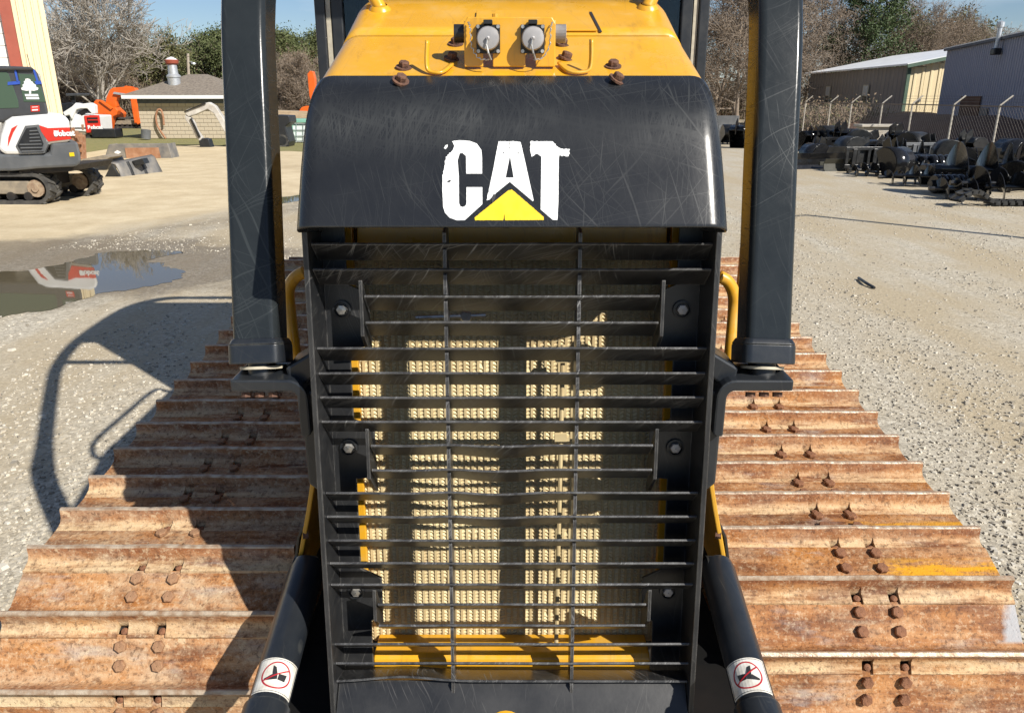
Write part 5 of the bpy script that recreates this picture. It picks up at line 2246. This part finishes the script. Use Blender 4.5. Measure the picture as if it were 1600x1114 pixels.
def digger_bucket(name, label, loc, wd, sz, rotz, roll, mat='satin', teeth=4):
    th = thing(name, label, 'bucket', loc, 'digging buckets laid out along the fence')
    prof = []
    for k in range(11):
        a = radians(-70 + 230 * k / 10)
        prof.append((sz * cos(a), sz * .92 * sin(a)))
    Rm = Matrix.Translation(V(loc) + V((0, 0, sz * .90))) @ Matrix.Rotation(rotz, 4, 'Z') @ Matrix.Rotation(roll, 4, 'Y')
    m = MB()
    m.grid([[Rm @ V((x, y, z)) for x, z in prof] for y in (-wd / 2, wd / 2)])
    o = m.build('shell', M[mat], th, auto=60)
    o.modifiers.new('solid', 'SOLIDIFY').thickness = .025
    for sg in (-1, 1):
        m = MB()
        m.slab([Rm @ V((x, sg * wd / 2, z)) for x, z in prof], (Rm.to_3x3() @ V((0, sg * .025, 0))))
        m.build('side_plate', M[mat], th)
    for k in range(teeth):
        m = MB()
        y = -wd / 2 + wd * (k + .5) / teeth
        x, z = prof[0]
        m.add([Rm @ V(p) for p in ((x - .03, y - .035, z), (x - .03, y + .035, z), (x + .04, y + .035, z + .03), (x + .04, y - .035, z + .03), (x - .10, y - .015, z - .15), (x - .10, y + .015, z - .15))],
              [(0, 1, 2, 3), (0, 4, 5, 1), (3, 2, 5, 4), (0, 3, 4), (1, 5, 2)])
        m.build('tooth', M['satin'], th)
    for sg in (-1, 1):
        m = MB()
        m.slab([Rm @ V((x, sg * wd * .18, z)) for x, z in ((-sz * .95, .0), (-sz * .45, sz * .85), (-sz * .9, sz * 1.35), (-sz * 1.25, sz * .9))], Rm.to_3x3() @ V((0, .03, 0)))
        m.build('hitch_ear', M[mat], th)
    return th


def fork_frame(name, label, loc, wd, rotz, mat='satin'):
    th = thing(name, label, 'frame', loc, 'attachment frames laid out along the fence')
    Rm = Matrix.Translation(V(loc)) @ Matrix.Rotation(rotz, 4, 'Z')

    def bx(name_, c, s):
        m = MB()
        m.box((0, 0, 0), s)
        for q in range(len(m.v)):
            m.v[q] = tuple(Rm @ (V(m.v[q]) + V(c)))
        m.build(name_, M[mat], th, bevel=.006)
    bx('top_bar', (0, 0, .62), (wd, .10, .09))
    bx('bottom_bar', (0, 0, .14), (wd, .12, .10))
    for k in range(4):
        bx('upright', (-wd / 2 + .06 + k * (wd - .12) / 3, 0, .38), (.08, .08, .44))
    for sg in (-1, 1):
        bx('fork', (sg * wd * .28, -.62, .08), (.11, 1.15, .05))
        bx('fork_heel', (sg * wd * .28, -.08, .34), (.11, .05, .55))
    bx('guide_plate', (0, .06, .40), (wd * .5, .02, .34))
    return th


def brush_drum(name, label, loc, R, L, rotz):
    """drum of close steel ribs (tiller or packer wheel)"""
    th = thing(name, label, 'roller', loc, 'ribbed rollers laid out along the fence')
    Rm = Matrix.Translation(V(loc) + V((0, 0, R))) @ Matrix.Rotation(rotz, 4, 'Z') @ Matrix.Rotation(radians(90), 4, 'Y')
    n = 5
    for k in range(n):
        m = MB()
        x = -L / 2 + L * (k + .5) / n
        m.lathe([(R * .4, x - L * .08), (R * .9, x - L * .08), (R, x - L * .03), (R, x + L * .03), (R * .9, x + L * .08), (R * .4, x + L * .08)], 22, Rm)
        m.build('drum_ring', M['gloss'], th, auto=50)
    m = MB()
    a, c = Rm @ V((0, 0, -L * .6)), Rm @ V((0, 0, L * .6))
    m.cyl(a, c, R * .42, 16)
    m.build('axle', M['satin'], th, auto=40)
    return th


def coil_track(label, loc, L, rotz):
    """a slack chain of steel links lying in waves"""
    th = thing('link_chain', label, 'chain', loc)
    Rm = Matrix.Translation(V(loc)) @ Matrix.Rotation(rotz, 4, 'Z')
    lk = MB()
    lk.box((0, 0, 0), (.10, .34, .05))
    lk.box((0, -.12, .03), (.13, .05, .06))
    lk.box((0, .12, .03), (.13, .05, .06))
    me = lk.mesh('link', M['satin'])
    n = int(L / .13)
    for k in range(n):
        t = k / n
        z = .05 + .22 * max(0, sin(t * 7.0 + .6)) ** 1.4
        z2 = .05 + .22 * max(0, sin((t + 1 / n) * 7.0 + .6)) ** 1.4
        p = Rm @ V(((t - .5) * L, .10 * sin(t * 5), z))
        o = place(me, 'link', th, p, (0, -math.atan2(z2 - z, L / n), rotz))
    return th


def low_blade(name, label, loc, wd, h, rotz, mat='olive', cat='blade'):
    th = thing(name, label, cat, loc)
    Rm = Matrix.Translation(V(loc)) @ Matrix.Rotation(rotz, 4, 'Z')
    m = MB()
    prof = [(0, 0), (.08, h * .25), (.10, h * .6), (.02, h), (.05, h), (.14, h * .6), (.12, h * .25), (.04, 0)]
    m.slab([Rm @ V((-wd / 2, y, z)) for y, z in prof], Rm.to_3x3() @ V((wd, 0, 0)))
    m.build('moldboard', M[mat], th, bevel=.005)
    for x in (-wd * .3, wd * .3):
        m = MB()
        m.slab([Rm @ V((x, .14, z)) for z in (.02, h * .9)] + [Rm @ V((x, .55, h * .35)), Rm @ V((x, .55, .1))], Rm.to_3x3() @ V((.05, 0, 0)))
        m.build('brace', M[mat], th)
    m = MB()
    m.box((0, 0, 0), (wd * .8, .10, .10))
    for q in range(len(m.v)):
        m.v[q] = tuple(Rm @ (V(m.v[q]) + V((0, .6, h * .5))))
    m.build('frame_bar', M[mat], th)
    return th


def at(px, py):
    g = G(px, py)
    return (g.x, g.y, 0)


auger('auger', 'huge black auger with its broad disc facing left, largest of the row', at(1508, 306), .56, .95, 1.6, radians(160), 0, 'gloss')
auger('auger', 'large black auger disc just right of the largest auger', at(1553, 296), .52, .55, 1.2, radians(150))
auger('auger', 'large black auger disc at the right edge of the photo, behind the link chain', at(1606, 288), .50, .55, 1.2, radians(150))
auger('auger', 'mid sized black auger lying in front of the largest disc, its spiral catching the sun', at(1530, 312), .34, .9, 2.0, radians(175))
auger('auger', 'narrow black auger lying lowest and nearest the gravel, left of the link chain', at(1502, 312), .22, .95, 3.4, radians(172))
auger('auger', 'narrow black auger with tight flights, second from the gravel edge under the bright rollers', at(1443, 292), .25, .95, 3.0, radians(165))
auger('auger', 'slim black auger between the two narrow tight flighted ones', at(1472, 288), .22, 1.0, 3.2, radians(170))
brush_drum('ribbed_roller', 'shiny black ribbed roller left of the open bucket, upper of two', at(1430, 272), .26, .8, radians(12))
brush_drum('ribbed_roller', 'shiny black ribbed roller close to the largest auger', at(1456, 274), .26, .8, radians(5))
digger_bucket('digging_bucket', 'tall black bucket standing mouth to the left, highest of the row', at(1478, 262), .7, .42, radians(165), radians(-40), 'satin')
digger_bucket('digging_bucket', 'black bucket with a row of small teeth leaning on the largest auger', at(1497, 292), .55, .36, radians(150), radians(30), 'gloss', 6)
digger_bucket('digging_bucket', 'deep black bucket with its round mouth to the viewer, left of the shiny rollers', at(1393, 276), .6, .40, radians(-70), radians(20), 'gloss')
digger_bucket('digging_bucket', 'black bucket half hidden between frames and the pale block', at(1368, 250), .6, .34, radians(200), radians(10), 'satin')
digger_bucket('digging_bucket', 'black bucket lying at the right edge below the auger discs', at(1590, 300), .7, .36, radians(120), radians(25), 'gloss')
fork_frame('fork_frame', 'black pallet fork frame with two tines lying toward the gravel', at(1345, 268), 1.1, radians(8))
fork_frame('fork_frame', 'dark fork frame farther left with tines hidden in shade', at(1300, 246), 1.1, radians(15), 'gloss')
fork_frame('fork_frame', 'grey steel attachment frame behind the shiny rollers', at(1440, 258), 1.3, radians(5), 'grey')
low_blade('grader_blade', 'olive grey box blade at the front of the row beside the fork frame', at(1318, 268), 1.1, .34, radians(5))
low_blade('plough_blade', 'blue black blade leaning in the middle of the row behind the round bucket', at(1406, 248), 1.5, .55, radians(10), 'grey')
low_blade('snow_blade', 'long black blade with sloping top near the post, left part of the row', at(1305, 255), 1.6, .5, radians(20), 'satin')
coil_track('slack steel link chain lying in waves at the right end of the row', at(1575, 322), 2.2, radians(8))
digger_bucket('digging_bucket', 'small black bucket just right of the right post', at(1262, 236), .6, .40, radians(100), radians(15), 'gloss')
auger('auger', 'black auger standing among the clutter right of the right post', at(1278, 238), .30, .8, 1.8, radians(120))
digger_bucket('digging_bucket', 'dark bucket seen between hood and right post, nearest the post', at(1158, 232), .9, .48, radians(60), radians(15), 'gloss')
digger_bucket('digging_bucket', 'black bucket left of another one between hood and right post', at(1142, 226), .8, .45, radians(90), radians(-15), 'satin')
low_blade('blade', 'grey upright plate standing close beside the hood at its right', at(1120, 218), 2.2, 1.1, radians(10), 'grey', 'plate')
fork_frame('fork_frame', 'far black frame beyond the buckets between hood and right post', at(1150, 212), 1.5, radians(0), 'gloss')
digger_bucket('digging_bucket', 'black bucket lying on its back between fork frame and round mouthed bucket', at(1372, 266), .6, .36, radians(40), radians(60), 'gloss')
digger_bucket('digging_bucket', 'satin black bucket behind the olive box blade', at(1326, 250), .7, .40, radians(190), radians(-20), 'satin')
digger_bucket('digging_bucket', 'black bucket between the highest bucket and the fence post', at(1512, 254), .7, .42, radians(20), radians(15), 'satin')
digger_bucket('digging_bucket', 'black bucket behind the large discs at the right edge', at(1580, 262), .8, .44, radians(200), radians(-20), 'gloss')
auger('auger', 'black auger lying across the row beside the concrete trough', at(1400, 258), .26, .9, 2.4, radians(40))
auger('auger', 'thin black auger at the gravel edge beneath the round mouthed bucket', at(1412, 288), .17, .9, 3.4, radians(178))
auger('auger', 'short black auger leaning between the two ribbed rollers', at(1446, 280), .24, .7, 2.0, radians(110))
auger('auger', 'broad dark auger disc behind the upper ribbed roller', at(1424, 262), .40, .6, 1.3, radians(150))
auger('auger', 'broad dark auger disc between largest disc and the one right of it', at(1532, 288), .44, .5, 1.2, radians(155))
auger('auger', 'black auger half under the link chain at the right edge', at(1590, 316), .30, .9, 2.2, radians(165))
brush_drum('ribbed_roller', 'low black ribbed roller at the gravel edge left of the link chain', at(1478, 302), .20, .7, radians(8))
brush_drum('ribbed_roller', 'black ribbed roller far left beside the right post', at(1282, 252), .24, .8, radians(20))
fork_frame('fork_frame', 'black frame with tines behind the largest disc', at(1520, 270), 1.2, radians(-10), 'gloss')
low_blade('plough_blade', 'black curved blade behind the long sloping one', at(1335, 244), 1.5, .6, radians(25), 'gloss')
low_blade('plough_blade', 'black blade standing on edge beneath the fence right of the trough', at(1450, 250), 1.6, .6, radians(0), 'satin')
K_ = 'gloss'
digger_bucket('digging_bucket', 'tall black bucket in the back row below the leftmost fence post', at(1296, 236), .9, .50, radians(100), radians(-30), 'satin')
digger_bucket('digging_bucket', 'black bucket in the back row between the two leftmost fence posts', at(1316, 238), .8, .46, radians(30), radians(20), K_)
digger_bucket('digging_bucket', 'black bucket in the back row just left of the concrete trough', at(1338, 240), .8, .46, radians(170), radians(-20), 'satin')
digger_bucket('digging_bucket', 'black bucket hard against the right end of the concrete trough', at(1404, 244), .9, .46, radians(10), radians(20), K_)
digger_bucket('digging_bucket', 'black bucket in the back row below the fence post beside the cream gable', at(1424, 248), .8, .46, radians(120), radians(-20), 'satin')
digger_bucket('digging_bucket', 'small black bucket in front of the clutter right of the right post', at(1270, 258), .6, .34, radians(200), radians(25), K_)
low_blade('sloped_ramp', 'long black sloping ramp in the front left of the row', at(1290, 264), 1.9, .45, radians(14), K_, 'ramp')
low_blade('sloped_ramp', 'blue black sloping sheet in the middle of the row below the trough', at(1388, 262), 1.6, .55, radians(20), 'grey', 'ramp')
auger('auger', 'black auger disc in front of the bucket beside the concrete trough', at(1394, 260), .42, .6, 1.3, radians(140))
auger('auger', 'dark auger leaning low between back row buckets, third fence post from the left', at(1360, 256), .34, .8, 1.8, radians(60))
auger('auger', 'shiny small auger in front of the highest bucket', at(1466, 282), .28, .7, 2.2, radians(150))
auger('auger', 'gloss black auger lying on the gravel edge by the olive box blade', at(1350, 276), .18, .9, 3.0, radians(10))
brush_drum('ribbed_roller', 'gloss black ribbed roller below the highest bucket', at(1474, 276), .28, .8, radians(-8))
brush_drum('ribbed_roller', 'gloss black ribbed roller in front of the highest bucket, nearest the viewer of three', at(1462, 288), .24, .8, radians(4))
# pole outside the frame whose long shadow crosses the gravel
lpole = thing('light_pole', 'thin pole just outside the right edge, throwing the long thin shadow across the gravel', 'pole', (10.3, 8.85, 0))
b = MB()
b.cyl((10.3, 8.85, 0), (10.3, 8.85, 5.5), .075, 10, .065)
b.build('pole', M['galv'], lpole)
b = MB()
b.tube([(10.3, 8.85, 5.5), (10.1, 8.6, 5.62)], .03, 6)
b.build('lamp_arm', M['galv'], lpole)
# pale block with slab top
pbk = thing('concrete_trough', 'pale concrete trough with a flat slab top standing by the fence', 'trough', at(1365, 232))
c = W(1365, 228, 33.0)
b = MB()
b.box((c.x, 33.0, .40), (1.35, .7, .8))
b.build('trough_body', M['fencepost'], pbk, bevel=.02)
b = MB()
b.box((c.x, 32.95, .86), (1.6, .85, .10))
b.build('slab_top', M['fencepost'], pbk, bevel=.02)
wb_ = thing('white_box', 'long white box lying on the clutter left of the concrete trough', 'box', at(1305, 225))
c = W(1303, 219, 36.0)
b = MB()
b.box((c.x, 36.0, c.z), (.55, .35, .16))
b.build('box_body', M['white'], wb_, bevel=.02)
b = MB()
b.box((c.x, 36.0, c.z / 2 - .04), (1.6, .6, c.z - .09))
b.build('crate', M['satin'], wb_)
yb_ = thing('battery_box', 'small pale yellow box at the foot of the right post clutter', 'box', at(1253, 250))
c = G(1253, 252)
b = MB()
b.box((c.x, c.y, .10), (.30, .22, .20))
b.build('box_body', M['cream'], yb_, bevel=.01)
b = MB()
b.box((c.x, c.y, .215), (.32, .24, .03))
b.build('lid', M['white'], yb_)
# stick on the gravel
b = MB()
b.tube([G(1341, 437) + V((0, 0, .02)), G(1352, 446) + V((0, 0, .03)), G(1366, 452) + V((0, 0, .015))], .016, 6)
o = b.build('stick', M['satin'])
tag(o, 'short dark stick lying alone on the gravel', 'stick')
set_origin(o, G(1352, 446))


# ================================================================== TREES
def limb(m, p, d, L, r, lvl, rg, spec, tips):
    n = 4 if lvl < 2 else 3
    pts = [p]
    q = p.copy()
    dd = d.copy()
    w = spec['wob'] * (1 + lvl * .4)
    for k in range(n):
        dd = (dd + V((rg.uniform(-w, w), rg.uniform(-w, w), rg.uniform(-w, w) + spec['up']))).normalized()
        q = q + dd * (L / n)
        pts.append(q.copy())
    rmin = spec['rmin']
    m.tube(pts, lambda i: max(rmin, r * (1 - .62 * i / n)), 5 if lvl < 2 else 3, False)
    if lvl >= spec['lv']:
        tips.extend(pts[1:])
        return
    kids = spec['kids'][lvl]
    for k in range(kids):
        t = .25 + .75 * (k + rg.random()) / kids
        i = min(n - 1, int(t * n))
        f = t * n - i
        b0 = pts[i].lerp(pts[i + 1], f)
        ax = (pts[i + 1] - pts[i]).normalized()
        a = V((rg.uniform(-1, 1), rg.uniform(-1, 1), rg.uniform(-.5, .9)))
        side_ = (a - ax * a.dot(ax)).normalized()
        ang = rg.uniform(*spec['ang'])
        nd = (ax * cos(ang) + side_ * sin(ang)).normalized()
        limb(m, b0, nd, L * rg.uniform(*spec['len']), r * .55 * (1 - .35 * t), lvl + 1, rg, spec, tips)


def leafcloud(tips, n, spread, size, rg, m):
    for _ in range(n):
        c = rg.choice(tips) + V((rg.gauss(0, spread), rg.gauss(0, spread), rg.gauss(0, spread * .8)))
        a = V((rg.uniform(-1, 1), rg.uniform(-1, 1), rg.uniform(-1, 1))).normalized()
        b_ = a.cross(V((rg.uniform(-1, 1), rg.uniform(-1, 1), rg.uniform(-1, 1)))).normalized()
        s = size * rg.uniform(.6, 1.5)
        m.add([c - a * s, c + b_ * s * .6, c + a * s, c - b_ * s * .6], [(0, 1, 2, 3)])


def tree(name, label, cat, seed, H, spec, bark, leafmat=None, nleaf=0, spread=.3, size=.12, group=None, trunks=1, trunk_h=.35):
    rg = random.Random(seed)
    root = thing(name, label, cat, (0, 0, 0), group)
    t = MB()
    crown = MB()
    tips = []
    for s in range(trunks):
        base = V((rg.uniform(-.25, .25) * (trunks - 1), rg.uniform(-.25, .25) * (trunks - 1), 0))
        lean = V((rg.uniform(-.25, .25), rg.uniform(-.2, .2), 1)).normalized() if trunks > 1 else V((rg.uniform(-.06, .06), 0, 1)).normalized()
        pts = [base - V((0, 0, .1)), base + lean * H * trunk_h * .5, base + lean * H * trunk_h]
        q, dd = pts[-1], lean
        for k in range(5):
            dd = (dd + V((rg.uniform(-.10, .10), rg.uniform(-.10, .10), .05))).normalized()
            q = q + dd * H * (1 - trunk_h) * .85 / 5
            pts.append(q.copy())
        r0 = spec['r0'] / sqrt(trunks)
        n = len(pts) - 1
        t.tube(pts, lambda i: max(.03, r0 * (1 - .85 * i / n)), 7, False)
        nk = spec['main']
        for k in range(nk):
            f = trunk_h * .55 + (1 - trunk_h * .55) * (k + rg.random() * .9) / nk
            idx = 1 + (len(pts) - 2) * min(.98, max(0, (f - trunk_h * .5) / (1 - trunk_h * .5)))
            i = int(idx)
            b0 = pts[i].lerp(pts[min(i + 1, n)], idx - i)
            a = rg.uniform(0, 2 * pi)
            el = rg.uniform(*spec['el'])
            nd = V((cos(a) * cos(el), sin(a) * cos(el), sin(el)))
            limb(crown, b0, nd, H * spec['l0'] * (1.15 - .75 * f) * rg.uniform(.8, 1.2), r0 * .42 * (1.1 - .7 * f), 1, rg, spec, tips)
    t.build('trunk', bark, root, True)
    crown.build('branches', bark, root)
    if leafmat and nleaf:
        lf = MB()
        leafcloud(tips, nleaf, spread, size, rg, lf)
        o = lf.build('foliage', leafmat, root)
        o['kind'] = 'stuff'
    return root


BARE = dict(wob=.16, up=.05, rmin=.013, lv=4, kids=[0, 6, 6, 6, 0], ang=(.45, .95), len=(.42, .62), r0=.26, main=11, el=(.25, 1.0), l0=.42)
SCRUB = dict(wob=.24, up=.02, rmin=.013, lv=4, kids=[0, 6, 5, 4, 0], ang=(.5, 1.1), len=(.45, .65), r0=.24, main=15, el=(.0, .9), l0=.42)
LEAFY = dict(wob=.16, up=.03, rmin=.015, lv=3, kids=[0, 6, 4, 0], ang=(.5, 1.0), len=(.45, .65), r0=.26, main=15, el=(-.1, .8), l0=.38)
EVER = dict(wob=.10, up=.0, rmin=.015, lv=2, kids=[0, 8, 0], ang=(.5, 1.0), len=(.4, .6), r0=.24, main=46, el=(-.2, .45), l0=.30)


def stand(root, px, y, rotz=0):
    p = W(px, 190, y)
    root.location = (p.x, y, 0)
    root.rotation_euler = (0, 0, rotz)
    return root


# the tall pale leafless tree on the left
big = tree('bare_tree', 'tall pale grey leafless tree spreading wide behind the orange excavator', 'tree', 11, 10.2, dict(BARE, main=13, l0=.46, r0=.30, rmin=.016), M['bark'], trunks=3, trunk_h=.16)
stand(big, 152, 58)
sc_a = tree('bare_scrub_tree', 'brown twiggy leafless tree in the wood right of the right post, beside the evergreen', 'tree', 21, 10.5, SCRUB, M['twig'], M['dead'], 9000, .34, .042, 'brown leafless trees of the right hand wood', 2, .2)
sc_b = tree('bare_scrub_tree', 'low brown leafless tree at the left end of the wood behind the warehouse corner', 'tree', 22, 6.6, SCRUB, M['twig'], M['dead'], 7000, .34, .042, 'brown leafless trees of the left hand wood', 3, .15)
lf_a = tree('leafy_tree', 'olive green tree behind the block hut roof, right of the pale bare tree', 'tree', 31, 6.6, LEAFY, M['twig'], M['leaf_olive'], 12500, .45, .085, 'olive trees behind the block hut', 1, .25)
lf_b = tree('pine_tree', 'pale green pine rising behind the utility pole', 'tree', 32, 7.2, LEAFY, M['twig'], M['pine'], 12500, .42, .085, 'pines on the left', 1, .4)
ev = tree('evergreen_tree', 'dark green evergreen standing out among the brown trees above the low metal building', 'tree', 41, 14.5, EVER, M['twig'], M['leaf_green'], 34000, .28, .085, None, 1, .12)
gb = tree('bare_tree', 'small grey leafless tree at the right, above the low metal building roof', 'tree', 42, 9.0, dict(BARE, main=12, kids=[0, 5, 5, 4, 0]), M['bark'], trunks=2, trunk_h=.2)

stand(ev, 1335, 78)
stand(gb, 1545, 92)
stand(sc_a, 1246, 78, .3)
stand(sc_b, 92, 66)
stand(lf_a, 238, 74)
stand(lf_b, 322, 80)

right_scrub = [
    (1118, 66, 1.1, 1.10, 'brown twiggy leafless tree filling the gap between hood and right post, nearest the hood'),
    (1150, 62, 2.0, 1.0, 'brown leafless tree in the gap between hood and right post, nearest the post'),
    (1205, 72, 2.9, 1.15, 'tall brown leafless tree hidden mostly by the right post'),
    (1290, 84, 4.0, 1.30, 'tall brown leafless tree just left of the dark evergreen'),
    (1385, 84, 5.0, 1.02, 'brown leafless tree just right of the dark evergreen'),
    (1425, 80, .8, .92, 'brown leafless tree above the middle of the white roof'),
    (1470, 88, 1.7, .98, 'brown leafless tree above the white roof, second from the right'),
    (1500, 92, 2.6, .90, 'brown leafless tree lowest and farthest right above the white roof'),
    (1175, 82, 3.6, 1.3, 'tall brown leafless tree rising behind the right post'),
]
for px, y, rz_, sc__, lb_ in right_scrub:
    c = copy_tree(sc_a, (W(px, 190, y).x, y, 0), rz_, sc__)
    c['label'] = lb_
left_scrub = [
    (128, 70, 1.3, .95, 'brown leafless tree behind the loader, under the pale bare tree'),
    (188, 68, 2.2, .90, 'brown leafless tree directly behind the orange excavator'),
    (215, 72, 3.1, 1.0, 'brown leafless tree between the orange excavator and the hut roof'),
    (445, 70, 4.2, .85, 'brown leafless tree in the gap between left post and hood, nearest the post'),
    (478, 66, 5.0, .82, 'brown leafless tree in the gap between left post and hood, nearest the hood'),
    (60, 76, .5, 1.1, 'brown leafless tree hidden mostly by the cream warehouse'),
]
for px, y, rz_, sc__, lb_ in left_scrub:
    c = copy_tree(sc_b, (W(px, 190, y).x, y, 0), rz_, sc__)
    c['label'] = lb_
for px, y, rz_, sc__, lb_ in [(262, 70, 1.0, 1.0, 'olive green tree directly behind the steel flue'), (205, 82, 2.0, 1.12, 'olive green tree behind the crown of the pale bare tree'), (285, 84, 3.0, .95, 'small olive tree behind the utility pole foot')]:
    c = copy_tree(lf_a, (W(px, 190, y).x, y, 0), rz_, sc__)
    c['label'] = lb_
for px, y, rz_, sc__, lb_ in [(345, 78, 1.0, 1.08, 'pale green pine against the left post'), (418, 84, 2.0, 1.30, 'tall pine mostly hidden by the left post'), (446, 88, 3.0, 1.20, 'green pine seen just right of the left post'), (472, 90, 4.0, 1.12, 'green pine between left post and cab, lower than its neighbour'),
                              (500, 92, 5.0, 1.18, 'green pine against the dark cab pillar'), (380, 82, 5.6, 1.2, 'green pine hidden behind the left post')]:
    c = copy_tree(lf_b, (W(px, 190, y).x, y, 0), rz_, sc__)
    c['label'] = lb_
for px, y, rz_, sc__, lb_ in [(1445, 96, 1.0, 1.55, 'broad olive green crown behind the brown trees above the white roof'), (1500, 100, 2.0, 1.45, 'olive green crown at the right end of the right hand wood'), (1405, 100, 2.6, 1.6, 'olive green crown right behind the dark evergreen')]:
    c = copy_tree(lf_a, (W(px, 190, y).x, y, 0), rz_, sc__)
    c['label'] = lb_
    c['group'] = 'olive trees behind the low metal building'


# low thicket that closes the yard under the trees
def thicket(label, x0, x1, y0, y1, h, n, seed):
    rg = random.Random(seed)
    m = MB()
    for k in range(n):
        x = rg.uniform(x0, x1)
        y = rg.uniform(y0, y1)
        hh = h * rg.uniform(.35, 1.0) * (.75 + .5 * mnoise.noise(V((x * .22, y * .2, seed))))
        p = V((x, y, 0))
        for j in range(2):
            m.cur = 0
            d = V((rg.uniform(-.5, .5), rg.uniform(-.3, .3), 1)).normalized()
            q1 = p + d * hh * .5
            q2 = q1 + (d + V((rg.uniform(-.5, .5), rg.uniform(-.4, .4), .1))).normalized() * hh * .5
            m.tube([p, q1, q2], lambda i: .03 - .008 * i, 3, False)
            for l in range(14):
                m.cur = 1 if rg.random() < .7 else 2
                c = q1.lerp(q2, rg.uniform(-.8, 1.1)) + V((rg.gauss(0, .35), rg.gauss(0, .3), rg.gauss(0, .3)))
                a = V((rg.uniform(-1, 1), rg.uniform(-1, 1), rg.uniform(-1, 1))).normalized()
                b_ = a.cross(V((rg.uniform(-1, 1), rg.uniform(-1, 1), .3))).normalized()
                s = rg.uniform(.04, .10)
                m.add([c - a * s, c + b_ * s * .5, c + a * s, c - b_ * s * .5], [(0, 1, 2, 3)])
    o = m.build('thicket', [M['twig'], M['dead'], M['leaf_olive']])
    tag(o, label, None, None, 'stuff')


thicket('dry brown brush under the trees on the left', -58, -12, 66, 74, 4.2, 2600, 1)
thicket('dry brown brush under the trees on the right', 12, 25, 72, 78, 5.0, 1500, 2)
thicket('dry brush along the far end of the fence', 16.5, 20.5, 44, 50, 2.1, 420, 3)
thicket('far dark brush closing the yard behind the bulldozer', -14, 14, 76, 84, 4.0, 900, 4)
